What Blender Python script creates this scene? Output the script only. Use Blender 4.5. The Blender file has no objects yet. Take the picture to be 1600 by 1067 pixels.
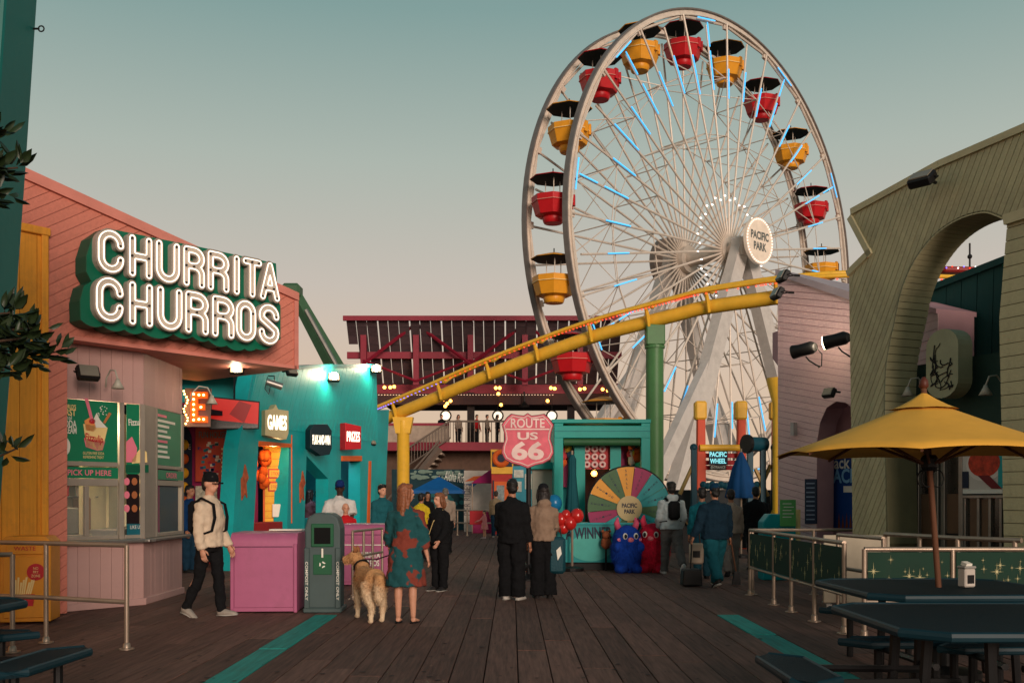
import bpy, bmesh, math, random
from mathutils import Vector, Matrix, Euler, noise
random.seed(7)
S = bpy.context.scene
COL = S.collection
PI = math.pi
R = math.radians
# ------------------------------------------------------------------ camera, world, sun, exposure
FP, HX, HY, EYE = 1600.0, 800.0, 777.0, 1.5          # focal length in photo pixels, vanishing point, eye height
cam = bpy.data.cameras.new('camera'); cam.sensor_width = 36; cam.lens = 36 * FP / 1600
cam.shift_y = (HY - 533.5) / 1600; cam.clip_start = .05; cam.clip_end = 9000
co = bpy.data.objects.new('camera', cam); COL.objects.link(co)
co.location = (0, 0, EYE); co.rotation_euler = (R(90), 0, 0); S.camera = co
SUN_AZ, SUN_EL = 161, 12          # azimuth clockwise from +Y: low behind the viewer's right shoulder
w = bpy.data.worlds.new('World'); S.world = w; w.use_nodes = True
nt = w.node_tree; nt.nodes.clear()
out = nt.nodes.new('ShaderNodeOutputWorld'); bg = nt.nodes.new('ShaderNodeBackground')
sky = nt.nodes.new('ShaderNodeTexSky'); sky.sky_type = 'NISHITA'; sky.sun_disc = False
sky.sun_elevation = R(2.5); sky.sun_rotation = R(SUN_AZ)
tc = nt.nodes.new('ShaderNodeTexCoord'); sx = nt.nodes.new('ShaderNodeSeparateXYZ')
rp = nt.nodes.new('ShaderNodeValToRGB')
def lin(c): return tuple(((v / 255) / 12.92 if v / 255 <= .04045 else ((v / 255 + .055) / 1.055) ** 2.4) for v in c)
stops = [(0.0, (229, 194, 162)), (.05, (226, 196, 166)), (.115, (220, 196, 174)), (.2, (204, 194, 183)),
         (.31, (177, 187, 178)), (.43, (133, 163, 160)), (.62, (96, 130, 134)), (1.0, (64, 92, 104))]
for i, (p, c) in enumerate(stops):
    e = rp.color_ramp.elements[i] if i < 2 else rp.color_ramp.elements.new(p)
    e.position = p; e.color = (*lin(c), 1)
sc_ = nt.nodes.new('ShaderNodeVectorMath'); sc_.operation = 'SCALE'; sc_.inputs['Scale'].default_value = .035
ad = nt.nodes.new('ShaderNodeMixRGB'); ad.blend_type = 'MIX'; ad.inputs[0].default_value = .06
L = nt.links.new
L(tc.outputs['Generated'], sx.inputs[0]); L(sx.outputs['Z'], rp.inputs[0]); L(rp.outputs[0], ad.inputs[1])
L(sky.outputs[0], sc_.inputs[0]); L(sc_.outputs[0], ad.inputs[2]); L(ad.outputs[0], bg.inputs[0]); L(bg.outputs[0], out.inputs[0])
bg.inputs[1].default_value = 1.0
sl = bpy.data.lights.new('sun', 'SUN'); sl.energy = 2.7; sl.angle = R(22); sl.color = (1, .8, .66)
so = bpy.data.objects.new('sun', sl); COL.objects.link(so)
az, el = R(SUN_AZ), R(SUN_EL)
so.rotation_euler = Vector((math.sin(az) * math.cos(el), math.cos(az) * math.cos(el), math.sin(el))).to_track_quat('Z', 'Y').to_euler()
vs = S.view_settings; vs.view_transform = 'Standard'; vs.look = 'None'; vs.exposure = 0; vs.gamma = 1; vs.use_curve_mapping = False
S.cycles.use_denoising = True
S.cycles.max_bounces = 6; S.cycles.sample_clamp_indirect = 4

# ------------------------------------------------------------------ materials
MATS = {}
def mat(name, rgb, rough=.6, metal=0, var=.12, scale=3.0, bump=0, bscale=40, emit=0, spec=.3, rnd=0, alpha=1, coat=0, dirt=0, trans=0):
    """procedural material: base colour (sRGB 0-255 tuple) broken up by noise, optional bump, per-object tint and grime"""
    if name in MATS: return MATS[name]
    m = bpy.data.materials.new(name); m.use_nodes = True; MATS[name] = m
    n = m.node_tree; b = n.nodes['Principled BSDF']; l = n.links.new
    c = lin(rgb)
    b.inputs['Roughness'].default_value = rough; b.inputs['Metallic'].default_value = metal
    b.inputs['Specular IOR Level'].default_value = spec; b.inputs['Coat Weight'].default_value = coat
    if trans: b.inputs['Transmission Weight'].default_value = trans
    t = n.nodes.new('ShaderNodeTexCoord'); nz = n.nodes.new('ShaderNodeTexNoise')
    nz.inputs['Scale'].default_value = scale; nz.inputs['Detail'].default_value = 5; nz.inputs['Roughness'].default_value = .6
    l(t.outputs['Object'], nz.inputs['Vector'])
    cr = n.nodes.new('ShaderNodeValToRGB')
    cr.color_ramp.elements[0].position = .28; cr.color_ramp.elements[1].position = .75
    cr.color_ramp.elements[0].color = (*[v * (1 - var) for v in c], 1); cr.color_ramp.elements[1].color = (*[min(1, v * (1 + var)) for v in c], 1)
    l(nz.outputs[0], cr.inputs[0]); col = cr.outputs[0]
    if rnd:
        oi = n.nodes.new('ShaderNodeObjectInfo'); hs = n.nodes.new('ShaderNodeHueSaturation')
        mr = n.nodes.new('ShaderNodeMapRange'); mr.inputs[3].default_value = 1 - rnd; mr.inputs[4].default_value = 1 + rnd
        l(oi.outputs['Random'], mr.inputs[0]); l(mr.outputs[0], hs.inputs['Value']); l(col, hs.inputs['Color']); col = hs.outputs[0]
    if dirt:
        n2 = n.nodes.new('ShaderNodeTexNoise'); n2.inputs['Scale'].default_value = 1.3; n2.inputs['Detail'].default_value = 9; n2.inputs['Roughness'].default_value = .75
        l(t.outputs['Object'], n2.inputs['Vector'])
        r2 = n.nodes.new('ShaderNodeValToRGB'); r2.color_ramp.elements[0].position = .5; r2.color_ramp.elements[1].position = .72
        l(n2.outputs[0], r2.inputs[0]); mm = n.nodes.new('ShaderNodeMath'); mm.operation = 'MULTIPLY'; mm.inputs[1].default_value = dirt
        l(r2.outputs[0], mm.inputs[0]); mx = n.nodes.new('ShaderNodeMixRGB'); l(mm.outputs[0], mx.inputs[0])
        l(col, mx.inputs[1]); mx.inputs[2].default_value = (.05, .04, .033, 1); col = mx.outputs[0]
    l(col, b.inputs['Base Color'])
    if emit:
        b.inputs['Emission Color'].default_value = (*c, 1); b.inputs['Emission Strength'].default_value = emit
    if bump:
        n3 = n.nodes.new('ShaderNodeTexNoise'); n3.inputs['Scale'].default_value = bscale; n3.inputs['Detail'].default_value = 4
        l(t.outputs['Object'], n3.inputs['Vector']); bp = n.nodes.new('ShaderNodeBump'); bp.inputs['Strength'].default_value = bump
        bp.inputs['Distance'].default_value = .02; l(n3.outputs[0], bp.inputs['Height']); l(bp.outputs[0], b.inputs['Normal'])
    if alpha < 1: b.inputs['Alpha'].default_value = alpha
    return m
def wood(name, rgb, axis=1, var=.35, rnd=.22, rough=.75):
    """weathered timber: grain stretched along the board, knots of wear, per-board tint"""
    if name in MATS: return MATS[name]
    m = mat(name, rgb, rough, var=var, scale=1, rnd=rnd, dirt=.35)
    n = m.node_tree; l = n.links.new
    nz = [x for x in n.nodes if x.type == 'TEX_NOISE'][0]
    mp = n.nodes.new('ShaderNodeMapping'); s = [30, 30, 30]; s[axis] = 1.6; mp.inputs['Scale'].default_value = s
    tcn = [x for x in n.nodes if x.type == 'TEX_COORD'][0]
    oi = n.nodes.new('ShaderNodeObjectInfo'); cb = n.nodes.new('ShaderNodeVectorMath'); cb.operation = 'MULTIPLY'; cb.inputs[1].default_value = (50, 50, 50)
    l(oi.outputs['Random'], cb.inputs[0]); l(cb.outputs[0], mp.inputs['Location'])
    l(tcn.outputs['Object'], mp.inputs['Vector']); l(mp.outputs[0], nz.inputs['Vector'])
    bp = n.nodes.new('ShaderNodeBump'); bp.inputs['Strength'].default_value = .35; bp.inputs['Distance'].default_value = .01
    l(nz.outputs[0], bp.inputs['Height']); l(bp.outputs[0], n.nodes['Principled BSDF'].inputs['Normal'])
    return m
def glow(name, rgb, strength):
    if name in MATS: return MATS[name]
    m = bpy.data.materials.new(name); m.use_nodes = True; n = m.node_tree; b = n.nodes['Principled BSDF']; c = lin(rgb)
    b.inputs['Base Color'].default_value = (*c, 1); b.inputs['Emission Color'].default_value = (*c, 1); b.inputs['Emission Strength'].default_value = strength
    tx = n.nodes.new('ShaderNodeTexNoise'); tx.inputs['Scale'].default_value = 8
    mr = n.nodes.new('ShaderNodeMapRange'); mr.inputs[3].default_value = strength * .85; mr.inputs[4].default_value = strength * 1.15
    n.links.new(tx.outputs[0], mr.inputs[0]); n.links.new(mr.outputs[0], b.inputs['Emission Strength'])
    MATS[name] = m; return m
def glass(name='window_glass', rgb=(200, 215, 210), rough=.05, alpha=.08):
    if name in MATS: return MATS[name]
    m = mat(name, rgb, rough, var=.05, spec=.6, alpha=alpha); return m

# ------------------------------------------------------------------ mesh helpers
class MB:
    def __init__(s): s.v = []; s.f = []; s.m = []; s.k = 0
    def add(s, vs, fs):
        o = len(s.v); s.v += [tuple(v) for v in vs]; s.f += [tuple(i + o for i in f) for f in fs]; s.m += [s.k] * len(fs); return s
    def box(s, x0, x1, y0, y1, z0, z1, rot=None, b=0):
        c = Vector(((x0 + x1) / 2, (y0 + y1) / 2, (z0 + z1) / 2)); h = Vector((abs(x1 - x0) / 2, abs(y1 - y0) / 2, abs(z1 - z0) / 2))
        if b:
            b = min(b, min(h) * .8); vs = []; idx = {}
            for ax in range(3):
                for sg in (-1, 1):
                    o = [a for a in range(3) if a != ax]
                    q = []
                    for (s1, s2) in ((-1, -1), (1, -1), (1, 1), (-1, 1)):
                        p = [0, 0, 0]; p[ax] = sg * h[ax]; p[o[0]] = s1 * (h[o[0]] - b); p[o[1]] = s2 * (h[o[1]] - b); q.append(Vector(p))
                    vs += q
            bm = bmesh.new()
            for p in vs: bm.verts.new(p)
            bmesh.ops.convex_hull(bm, input=bm.verts)
            bm.verts.index_update(); vs = [v.co.copy() for v in bm.verts]; fs = [[v.index for v in f.verts] for f in bm.faces]; bm.free()
        else:
            vs = [Vector((sx * h.x, sy * h.y, sz * h.z)) for sx in (-1, 1) for sy in (-1, 1) for sz in (-1, 1)]
            fs = [(0, 1, 3, 2), (4, 6, 7, 5), (0, 4, 5, 1), (2, 3, 7, 6), (0, 2, 6, 4), (1, 5, 7, 3)]
        if rot is not None: vs = [rot @ v for v in vs]
        return s.add([v + c for v in vs], fs)
    def tube(s, pts, r, n=8, closed=False, flat=None, caps=True):
        """swept tube; r is a radius, or one per point, or (rx, ry) pairs; flat fixes the frame's first axis"""
        pts = [Vector(p) for p in pts]; k = len(pts)
        rs = r if isinstance(r, (list, tuple)) and len(r) == k else [r] * k
        o = len(s.v); prev = None; vs = []
        for i, p in enumerate(pts):
            a = pts[(i - 1) % k] if (i or closed) else p; b = pts[(i + 1) % k] if (i < k - 1 or closed) else p
            t = (b - a)
            if t.length < 1e-9: t = Vector((0, 0, 1))
            t.normalize()
            u = Vector(flat) if flat is not None else (prev if prev is not None else (Vector((1, 0, 0)) if abs(t.x) < .9 else Vector((0, 1, 0))))
            u = u - t * u.dot(t)
            if u.length < 1e-6: u = t.orthogonal()
            u.normalize(); prev = u; q = t.cross(u)
            rx, ry = rs[i] if isinstance(rs[i], (tuple, list)) else (rs[i], rs[i])
            for j in range(n):
                an = 2 * PI * j / n; vs.append(p + u * (rx * math.cos(an)) + q * (ry * math.sin(an)))
        fs = []
        for i in range(k if closed else k - 1):
            i2 = (i + 1) % k
            for j in range(n):
                j2 = (j + 1) % n; fs.append((i * n + j, i * n + j2, i2 * n + j2, i2 * n + j))
        if caps and not closed: fs += [tuple(reversed(range(n))), tuple((k - 1) * n + j for j in range(n))]
        return s.add(vs, fs)
    def cyl(s, a, b, r, r2=None, n=12): return s.tube([a, b], [r, r if r2 is None else r2], n)
    def ball(s, c, r, n=12, m=8, noise_=0):
        rx, ry, rz = r if isinstance(r, (tuple, list)) else (r, r, r); c = Vector(c); vs = []
        for i in range(1, m):
            t = PI * i / m
            for j in range(n):
                p = 2 * PI * j / n; d = Vector((math.sin(t) * math.cos(p), math.sin(t) * math.sin(p), math.cos(t)))
                q = 1 + (noise_ * noise.noise(d * 3 + c * 7) if noise_ else 0)
                vs.append(c + Vector((d.x * rx, d.y * ry, d.z * rz)) * q)
        vs += [c + Vector((0, 0, rz)), c - Vector((0, 0, rz))]; a, b = len(vs) - 2, len(vs) - 1; fs = []
        for i in range(m - 2):
            for j in range(n): fs.append((i * n + j, (i + 1) * n + j, (i + 1) * n + (j + 1) % n, i * n + (j + 1) % n))
        for j in range(n): fs += [(a, j, (j + 1) % n), (b, (m - 2) * n + (j + 1) % n, (m - 2) * n + j)]
        return s.add(vs, fs)
    def lathe(s, prof, n=16, c=(0, 0, 0), sx=1, sy=1, ph=0):
        c = Vector(c); vs = [c + Vector((sx * r * math.cos(2 * PI * j / n + ph), sy * r * math.sin(2 * PI * j / n + ph), z)) for r, z in prof for j in range(n)]
        fs = [(i * n + j, i * n + (j + 1) % n, (i + 1) * n + (j + 1) % n, (i + 1) * n + j) for i in range(len(prof) - 1) for j in range(n)]
        fs += [tuple(reversed(range(n))), tuple((len(prof) - 1) * n + j for j in range(n))]
        return s.add(vs, fs)
    def prism(s, poly, y0, y1):
        """polygon in local x,z extruded along y from y0 (front) to y1"""
        ar = sum(poly[i][0] * poly[(i + 1) % len(poly)][1] - poly[(i + 1) % len(poly)][0] * poly[i][1] for i in range(len(poly)))
        if ar < 0: poly = poly[::-1]
        k = len(poly)
        vs = [(x, y0, z) for x, z in poly] + [(x, y1, z) for x, z in poly]
        fs = [tuple(range(k)), tuple(reversed(range(k, 2 * k)))] + [((i + 1) % k, i, k + i, k + (i + 1) % k) for i in range(k)]
        return s.add(vs, fs)
    def build(s, name, m, parent=None, smooth=False, loc=None, rz=0, bevel=0):
        me = bpy.data.meshes.new(name); me.from_pydata([tuple(v) for v in s.v], [], s.f)
        ms = m if isinstance(m, (list, tuple)) else [m]
        for q in ms: me.materials.append(q)
        if len(ms) > 1: me.polygons.foreach_set('material_index', s.m)
        if smooth: me.shade_smooth() if smooth is True else me.shade_smooth()
        me.update()
        return link(name, me, parent, loc, rz, smooth, bevel)
def link(name, me, parent=None, loc=None, rz=0, smooth=False, bevel=0):
    o = bpy.data.objects.new(name, me); COL.objects.link(o); o.parent = parent
    if loc is not None: o.location = loc
    if rz: o.rotation_euler = (0, 0, rz)
    if smooth == 'auto':
        for p in me.polygons: p.use_smooth = True
        e = o.modifiers.new('edges', 'EDGE_SPLIT'); e.split_angle = R(38)
    if bevel:
        b = o.modifiers.new('bevel', 'BEVEL'); b.width = bevel; b.segments = 2; b.limit_method = 'ANGLE'
    return o
def tag(o, label=None, cat=None, group=None, kind=None):
    if label: o['label'] = label
    if cat: o['category'] = cat
    if group: o['group'] = group
    if kind: o['kind'] = kind
    return o
def thing(name, label, cat, loc=(0, 0, 0), rz=0, group=None, kind=None):
    o = bpy.data.objects.new(name, None); COL.objects.link(o); o.location = loc; o.rotation_euler = (0, 0, rz); o.empty_display_size = .2
    return tag(o, label, cat, group, kind)
def copy_tree(o, parent=None):
    c = o.copy(); COL.objects.link(c); c.parent = parent
    for ch in o.children: copy_tree(ch, c)
    return c
def W(px, py, D): return Vector(((px - HX) / FP * D, D, EYE + (HY - py) / FP * D))   # where a sight line stands at depth D
def G(px, D): return Vector(((px - HX) / FP * D, D, 0))
def on(t, px, py, y=0.0):
    """local x,z on a thing's plane (local y = const) along a sight line"""
    rz = t.rotation_euler[2]; o = Vector(t.location); d = W(px, py, 1.0) - Vector((0, 0, EYE))
    c, s_ = math.cos(rz), math.sin(rz); nx, ny = -s_, c
    k = y + nx * o.x + ny * o.y; tt = k / (nx * d.x + ny * d.y)
    p = d * tt + Vector((0, 0, EYE)) - o
    return (p.x * c + p.y * s_, p.z)
def onp(t, pts, y=0.0): return [on(t, a, b, y) for a, b in pts]
def patch(parent, poly, y, m, name, th=.004): return MB().prism(poly, y - th, y).build(name, m, parent)
def rect(x0, x1, z0, z1): return [(x0, z0), (x1, z0), (x1, z1), (x0, z1)]
def disc(cx, cz, rx, rz=None, n=24, a0=0, a1=2 * PI):
    rz = rx if rz is None else rz
    return [(cx + rx * math.cos(a0 + (a1 - a0) * i / n), cz + rz * math.sin(a0 + (a1 - a0) * i / n)) for i in range(n + (0 if a1 - a0 > 6.28 else 1))]
def text(parent, s, cx, cz, y, h, wd, m, name='lettering', ang=0, th=.004, bold=0):
    """flat lettering fitted to a box wd x h centred at cx, cz on the plane local y"""
    cu = bpy.data.curves.new('lettering', 'FONT'); cu.body = s; cu.align_x = 'CENTER'; cu.align_y = 'CENTER'; cu.resolution_u = 3; cu.offset = bold
    ob = bpy.data.objects.new('tmp', cu); me = bpy.data.meshes.new_from_object(ob); bpy.data.objects.remove(ob)
    xs = [v.co.x for v in me.vertices]; ys = [v.co.y for v in me.vertices]
    x0, x1, y0, y1 = min(xs), max(xs), min(ys), max(ys); kx, ky = wd / (x1 - x0), h / (y1 - y0); c, sn = math.cos(ang), math.sin(ang)
    mb = MB(); V = [v.co for v in me.vertices]; P = []
    for v in V:
        a, b = (v.x - (x0 + x1) / 2) * kx, (v.y - (y0 + y1) / 2) * ky
        P.append((cx + a * c - b * sn, cz + a * sn + b * c))
    k = len(P)
    fs = [tuple(p.vertices) for p in me.polygons]
    mb.add([(x, y - th, z) for x, z in P], fs)
    bpy.data.meshes.remove(me)
    return mb.build(name, m, parent)
def boards(parent, poly, y, ang, pitch, m, gap=.012, th=.016, name='board', limit=300):
    """clad a polygon (local x,z) with boards that run at ang; each board is a mesh of its own"""
    bm = bmesh.new(); ar = sum(poly[i][0] * poly[(i + 1) % len(poly)][1] - poly[(i + 1) % len(poly)][0] * poly[i][1] for i in range(len(poly)))
    if ar < 0: poly = poly[::-1]
    bm.faces.new([bm.verts.new((x, 0, z)) for x, z in poly])
    nx, nz = -math.sin(ang), math.cos(ang); ds = [x * nx + z * nz for x, z in poly]; k0, k1 = math.floor(min(ds) / pitch), math.ceil(max(ds) / pitch)
    for k in range(k0, k1 + 1):
        for e in (-gap / 2, gap / 2):
            p = k * pitch + e
            bmesh.ops.bisect_plane(bm, geom=bm.verts[:] + bm.edges[:] + bm.faces[:], plane_co=(nx * p, 0, nz * p), plane_no=(nx, 0, nz), dist=1e-5)
    n = 0; res = []
    for f in bm.faces:
        c = f.calc_center_median(); d = (c.x * nx + c.z * nz) / pitch
        if abs(d - round(d)) * pitch < gap * .6 or f.calc_area() < 2e-4: continue
        q = [(v.co.x, v.co.z) for v in f.verts]
        cx, cz = sum(a for a, b in q) / len(q), sum(b for a, b in q) / len(q); j = random.uniform(-.0015, .0015)
        o = MB().prism([(a - cx, b - cz) for a, b in q], -th + j, 0).build(name, m, parent, loc=(cx, y, cz)); res.append(o)
    bm.free(); return res
def seg_dist(p, a, b):
    ax, ay = b[0] - a[0], b[1] - a[1]; l2 = ax * ax + ay * ay
    t = 0 if l2 == 0 else max(0, min(1, ((p[0] - a[0]) * ax + (p[1] - a[1]) * ay) / l2))
    return math.hypot(p[0] - a[0] - t * ax, p[1] - a[1] - t * ay)
def contours(strokes, rad, step=.028):
    """closed outlines at distance rad round a set of polylines (marching squares)"""
    segs = [(s[i], s[i + 1]) for s in strokes for i in range(len(s) - 1)]
    xs = [p[0] for s in strokes for p in s]; ys = [p[1] for s in strokes for p in s]
    x0, y0 = min(xs) - rad - 2 * step, min(ys) - rad - 2 * step
    nx = int((max(xs) + rad + 2 * step - x0) / step) + 1; ny = int((max(ys) + rad + 2 * step - y0) / step) + 1
    F = [[min(seg_dist((x0 + i * step, y0 + j * step), a, b) for a, b in segs) - rad + 1e-6 for i in range(nx)] for j in range(ny)]
    E = {}
    def pt(i, j, k, l):
        t = F[j][i] / (F[j][i] - F[l][k]); return (x0 + (i + (k - i) * t) * step, y0 + (j + (l - j) * t) * step)
    for j in range(ny - 1):
        for i in range(nx - 1):
            cs = [(i, j), (i + 1, j), (i + 1, j + 1), (i, j + 1)]; cr = []
            for a in range(4):
                (i1, j1), (i2, j2) = cs[a], cs[(a + 1) % 4]
                if (F[j1][i1] < 0) != (F[j2][i2] < 0):
                    key = tuple(sorted(((i1, j1), (i2, j2)))); q = sorted(((i1, j1), (i2, j2)))
                    cr.append((key, pt(*q[0], *q[1])))
            for a in range(0, len(cr) - 1, 2):
                E.setdefault(cr[a][0], []).append(cr[a + 1]); E.setdefault(cr[a + 1][0], []).append(cr[a])
    loops = []; used = set()
    for k in list(E):
        if k in used: continue
        loop = []; cur = k; prevk = None
        while cur not in used:
            used.add(cur); nb = [e for e in E[cur] if e[0] != prevk and e[0] not in used]
            if not nb: break
            prevk = cur; loop.append(nb[0][1]); cur = nb[0][0]
        if len(loop) > 6: loops.append(loop)
    return loops
def filled(loops, y0, y1, name, m, parent):
    """2D outlines with holes, extruded in y"""
    cu = bpy.data.curves.new(name, 'CURVE'); cu.dimensions = '2D'; cu.fill_mode = 'BOTH'; cu.extrude = abs(y1 - y0) / 2
    for lp in loops:
        sp = cu.splines.new('POLY'); sp.points.add(len(lp) - 1); sp.use_cyclic_u = True
        for q, p in zip(sp.points, lp): q.co = (p[0], p[1], 0, 1)
    ob = bpy.data.objects.new('tmp', cu); me = bpy.data.meshes.new_from_object(ob); bpy.data.objects.remove(ob)
    for v in me.vertices: x, z, d = v.co; v.co = (x, (y0 + y1) / 2 - d, z)
    me.materials.clear(); me.materials.append(m)
    return link(name, me, parent)
class Frame:
    """a tilted working plane that belongs to a thing"""
    def __init__(s, t, loc, rz): s.thing = t; s.location = Vector(loc); s.rotation_euler = (0, 0, rz)
_link = link
def link(name, me, parent=None, loc=None, rz=0, smooth=False, bevel=0):
    if not isinstance(parent, Frame): return _link(name, me, parent, loc, rz, smooth, bevel)
    f, t = parent, parent.thing; o = _link(name, me, t, None, 0, smooth, bevel)
    fr = Matrix.Rotation(f.rotation_euler[2], 4, 'Z')
    o.location = f.location + (fr @ Vector(loc) if loc is not None else Vector())
    o.rotation_euler = (0, 0, f.rotation_euler[2] + rz)
    o.matrix_parent_inverse = (Matrix.Translation(t.location) @ Matrix.Rotation(t.rotation_euler[2], 4, 'Z')).inverted()
    return o
def box(parent, name, m, x0, x1, y0, y1, z0, z1, b=.006): return MB().box(x0, x1, y0, y1, z0, z1, b=b).build(name, m, parent)
# ================================================================== SETTING: sea and timber deck
sea = MB().add([(-6000, -6000, -5), (6000, -6000, -5), (6000, 6000, -5), (-6000, 6000, -5)], [(0, 1, 2, 3)])
tag(sea.build('sea', mat('sea_water', (70, 92, 96), .12, var=.2, scale=.02, bump=.4, bscale=.6)), kind='structure')
DECK = thing('deck', 'weathered brown timber pier deck with long boards', 'deck', kind='structure')
PW = .2856
WD = wood('deck_timber', (104, 74, 64), rough=.85, var=.45, rnd=.26); WT = wood('deck_paint', (28, 138, 128), rnd=.06, var=.3)
MB().add([(-20, -6, -.06), (20, -6, -.06), (20, 110, -.06), (-20, 110, -.06)], [(0, 1, 2, 3)]).build('under_deck', mat('joist_dark', (16, 12, 11), .9), DECK)
allp = []
for k in range(-42, 46):
    x0 = -2.52 + (k + 9) * PW - 9 * PW
    x0 = -2.52 + k * PW; y = -4 + random.uniform(-4, 0)
    while y < 84:
        ln = random.uniform(3.4, 6.2); allp.append((x0, y, ln)); y += ln
def seen(p):
    x, y, ln = p; f = y + ln
    if f < 7.5: return -1
    c = max(y, 8.2); near = abs(x) / c
    if (abs(x) - .2) / f > .5: return -1
    return ln / max(c + ln / 2, 6) ** 2
allp.sort(key=seen, reverse=True); far = MB(); cache = {}
for i, (x, y, ln) in enumerate(allp):
    k = round((x + 2.52) / PW); z = random.uniform(-.0035, .0035); g = .005
    pts = [(g, 0, -.05), (PW - g, 0, -.05), (PW - g, ln - .006, -.05), (g, ln - .006, -.05), (g, 0, -.004), (PW - g, 0, -.004), (PW - g, ln - .006, -.004), (g, ln - .006, -.004), (g + .004, 0.003, 0), (PW - g - .004, 0.003, 0), (PW - g - .004, ln - .009, 0), (g + .004, ln - .009, 0)]
    fs = [(8, 9, 10, 11), (4, 5, 9, 8), (5, 6, 10, 9), (6, 7, 11, 10), (7, 4, 8, 11), (0, 1, 5, 4), (1, 2, 6, 5), (2, 3, 7, 6), (3, 0, 4, 7)]
    paint = k in (0, 18) and y + ln < 13.6
    if k in (0, 18) and y < 13.1 < y + ln:      # the painted line stops at 13.1 m: saw this plank there
        for (a, b, m_) in ((y, 13.1, WT), (13.1, y + ln, WD)):
            q = [(px_, min(max(py_, 0), 1e9) * (b - a) / ln, pz_) for px_, py_, pz_ in pts]
            MB().add(q, fs).build('plank', m_, DECK, loc=(x, a, z))
        continue
    if i < 290 and seen((x, y, ln)) > 0: MB().add(pts, fs).build('plank', WT if paint else WD, DECK, loc=(x, y, z))
    elif paint: MB().add(pts, fs).build('plank', WT, DECK, loc=(x, y, z))
    else: far.add([(a + x, b + y, c + z) for a, b, c in pts], fs)
tag(far.build('plank_field', WD, DECK), kind='stuff')

gs = MB(); random.seed(40)
for i in range(420):
    D_ = 8 + 14 * random.random() ** 1.5; x_ = random.uniform(-.5, .5) * D_; r_ = random.uniform(.008, .028); gs.add([(x_ + r_ * math.cos(a) * random.uniform(.7, 1.2), D_ + r_ * math.sin(a) * random.uniform(.7, 1.2), .0055) for a in [k * PI / 4 for k in range(8)]], [tuple(range(8))])
tag(gs.build('gum_spots', mat('gum_dark', (44, 36, 34), .8, var=.5, scale=2), DECK), kind='stuff')
nl = MB()
for (x, y, ln) in allp[:260]:
    for yy in (.06, ln - .06):
        for xx in (.06, PW - .06): nl.add([(x + xx + .006 * math.cos(a), y + yy + .006 * math.sin(a), .0052) for a in [k * PI / 3 for k in range(6)]], [tuple(range(6))])
tag(nl.build('nail_heads', mat('nail_rust', (58, 44, 38), .6), DECK), kind='stuff')
# ================================================================== LEFT: churro stand
SAL = wood('salmon_paint', (206, 124, 106), rnd=.05, var=.1, rough=.55); SALT = mat('salmon_trim', (208, 130, 116), .55, dirt=.15)
PNK = mat('pale_pink_boards', (188, 150, 144), .55, var=.07, rnd=.04, dirt=.1); STEEL = mat('brushed_steel', (150, 146, 140), .38, .75, var=.15, dirt=.15)
ALU = mat('window_frame_grey', (152, 142, 130), .5, .2, var=.1); SIGN_G = mat('sign_green', (14, 104, 78), .4, var=.08); SIGN_GD = mat('sign_green_side', (10, 82, 62), .5)
BLK = mat('black_metal', (22, 21, 22), .5, .2); GREEN_P = mat('poster_green', (22, 120, 84), .35, var=.06); WHT = mat('white_print', (226, 222, 210), .5, var=.04)
PNKP = mat('poster_pink', (226, 120, 140), .5, var=.06); CRM = mat('cream_print', (238, 206, 140), .5, var=.1); REDP = mat('red_print', (188, 36, 44), .5, var=.08)
CS = thing('churro_stand', 'salmon pink snack stand with green neon sign and pick up window', 'building', (-6.07, 12.7, 0), math.atan2(3.3, 2.67))
F1 = Frame(CS, (-5.94, 13.3, 0), R(51.3)); F2 = Frame(CS, (-5.14, 14.3, 0), R(90.3))
fp = onp(CS, [(10, 274), (462, 470), (462, 577), (104, 530)]); zb = fp[3][1]
xl = fp[3][0]; fpoly = [fp[0], fp[1], fp[2], fp[3], (xl, 0.02), (fp[0][0] - .3, .02)]
fpoly[0] = (fp[0][0] - .3, fp[0][1] + .1)
MB().prism([(fp[0][0] - .3, fp[0][1] + .1), fp[1], fp[2], fp[3], (fp[0][0] - .3, zb)], .001, 2.6).build('fascia_box', SALT, CS)
MB().prism([(fp[0][0] - .3, zb - .002), (xl, zb - .002), (xl, .02), (fp[0][0] - .3, .02)], .001, .24).build('wall', SALT, CS)
boards(CS, fpoly, 0, R(32), .125, SAL, gap=.007)
t0, t1 = fp[0], fp[1]; dx = fp[1][0] - fp[0][0]
MB().prism([(t0[0] - .3, t0[1] + .1), (t1[0] + .02, t1[1]), (t1[0] + .02, t1[1] + .12), (t0[0] - .3, t0[1] + .24)], -.06, 2.7).build('roof_trim', SALT, CS)
box(CS, 'corner_trim', SALT, fp[1][0] - .05, fp[1][0] + .03, -.035, -.018, fp[2][1], fp[1][1], 0)
MB().prism([(fp[3][0], zb), (fp[2][0], fp[2][1]), (fp[2][0], fp[2][1] + .05), (fp[3][0], zb + .05)], -.035, -.017).build('lower_trim', SALT, CS)
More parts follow.
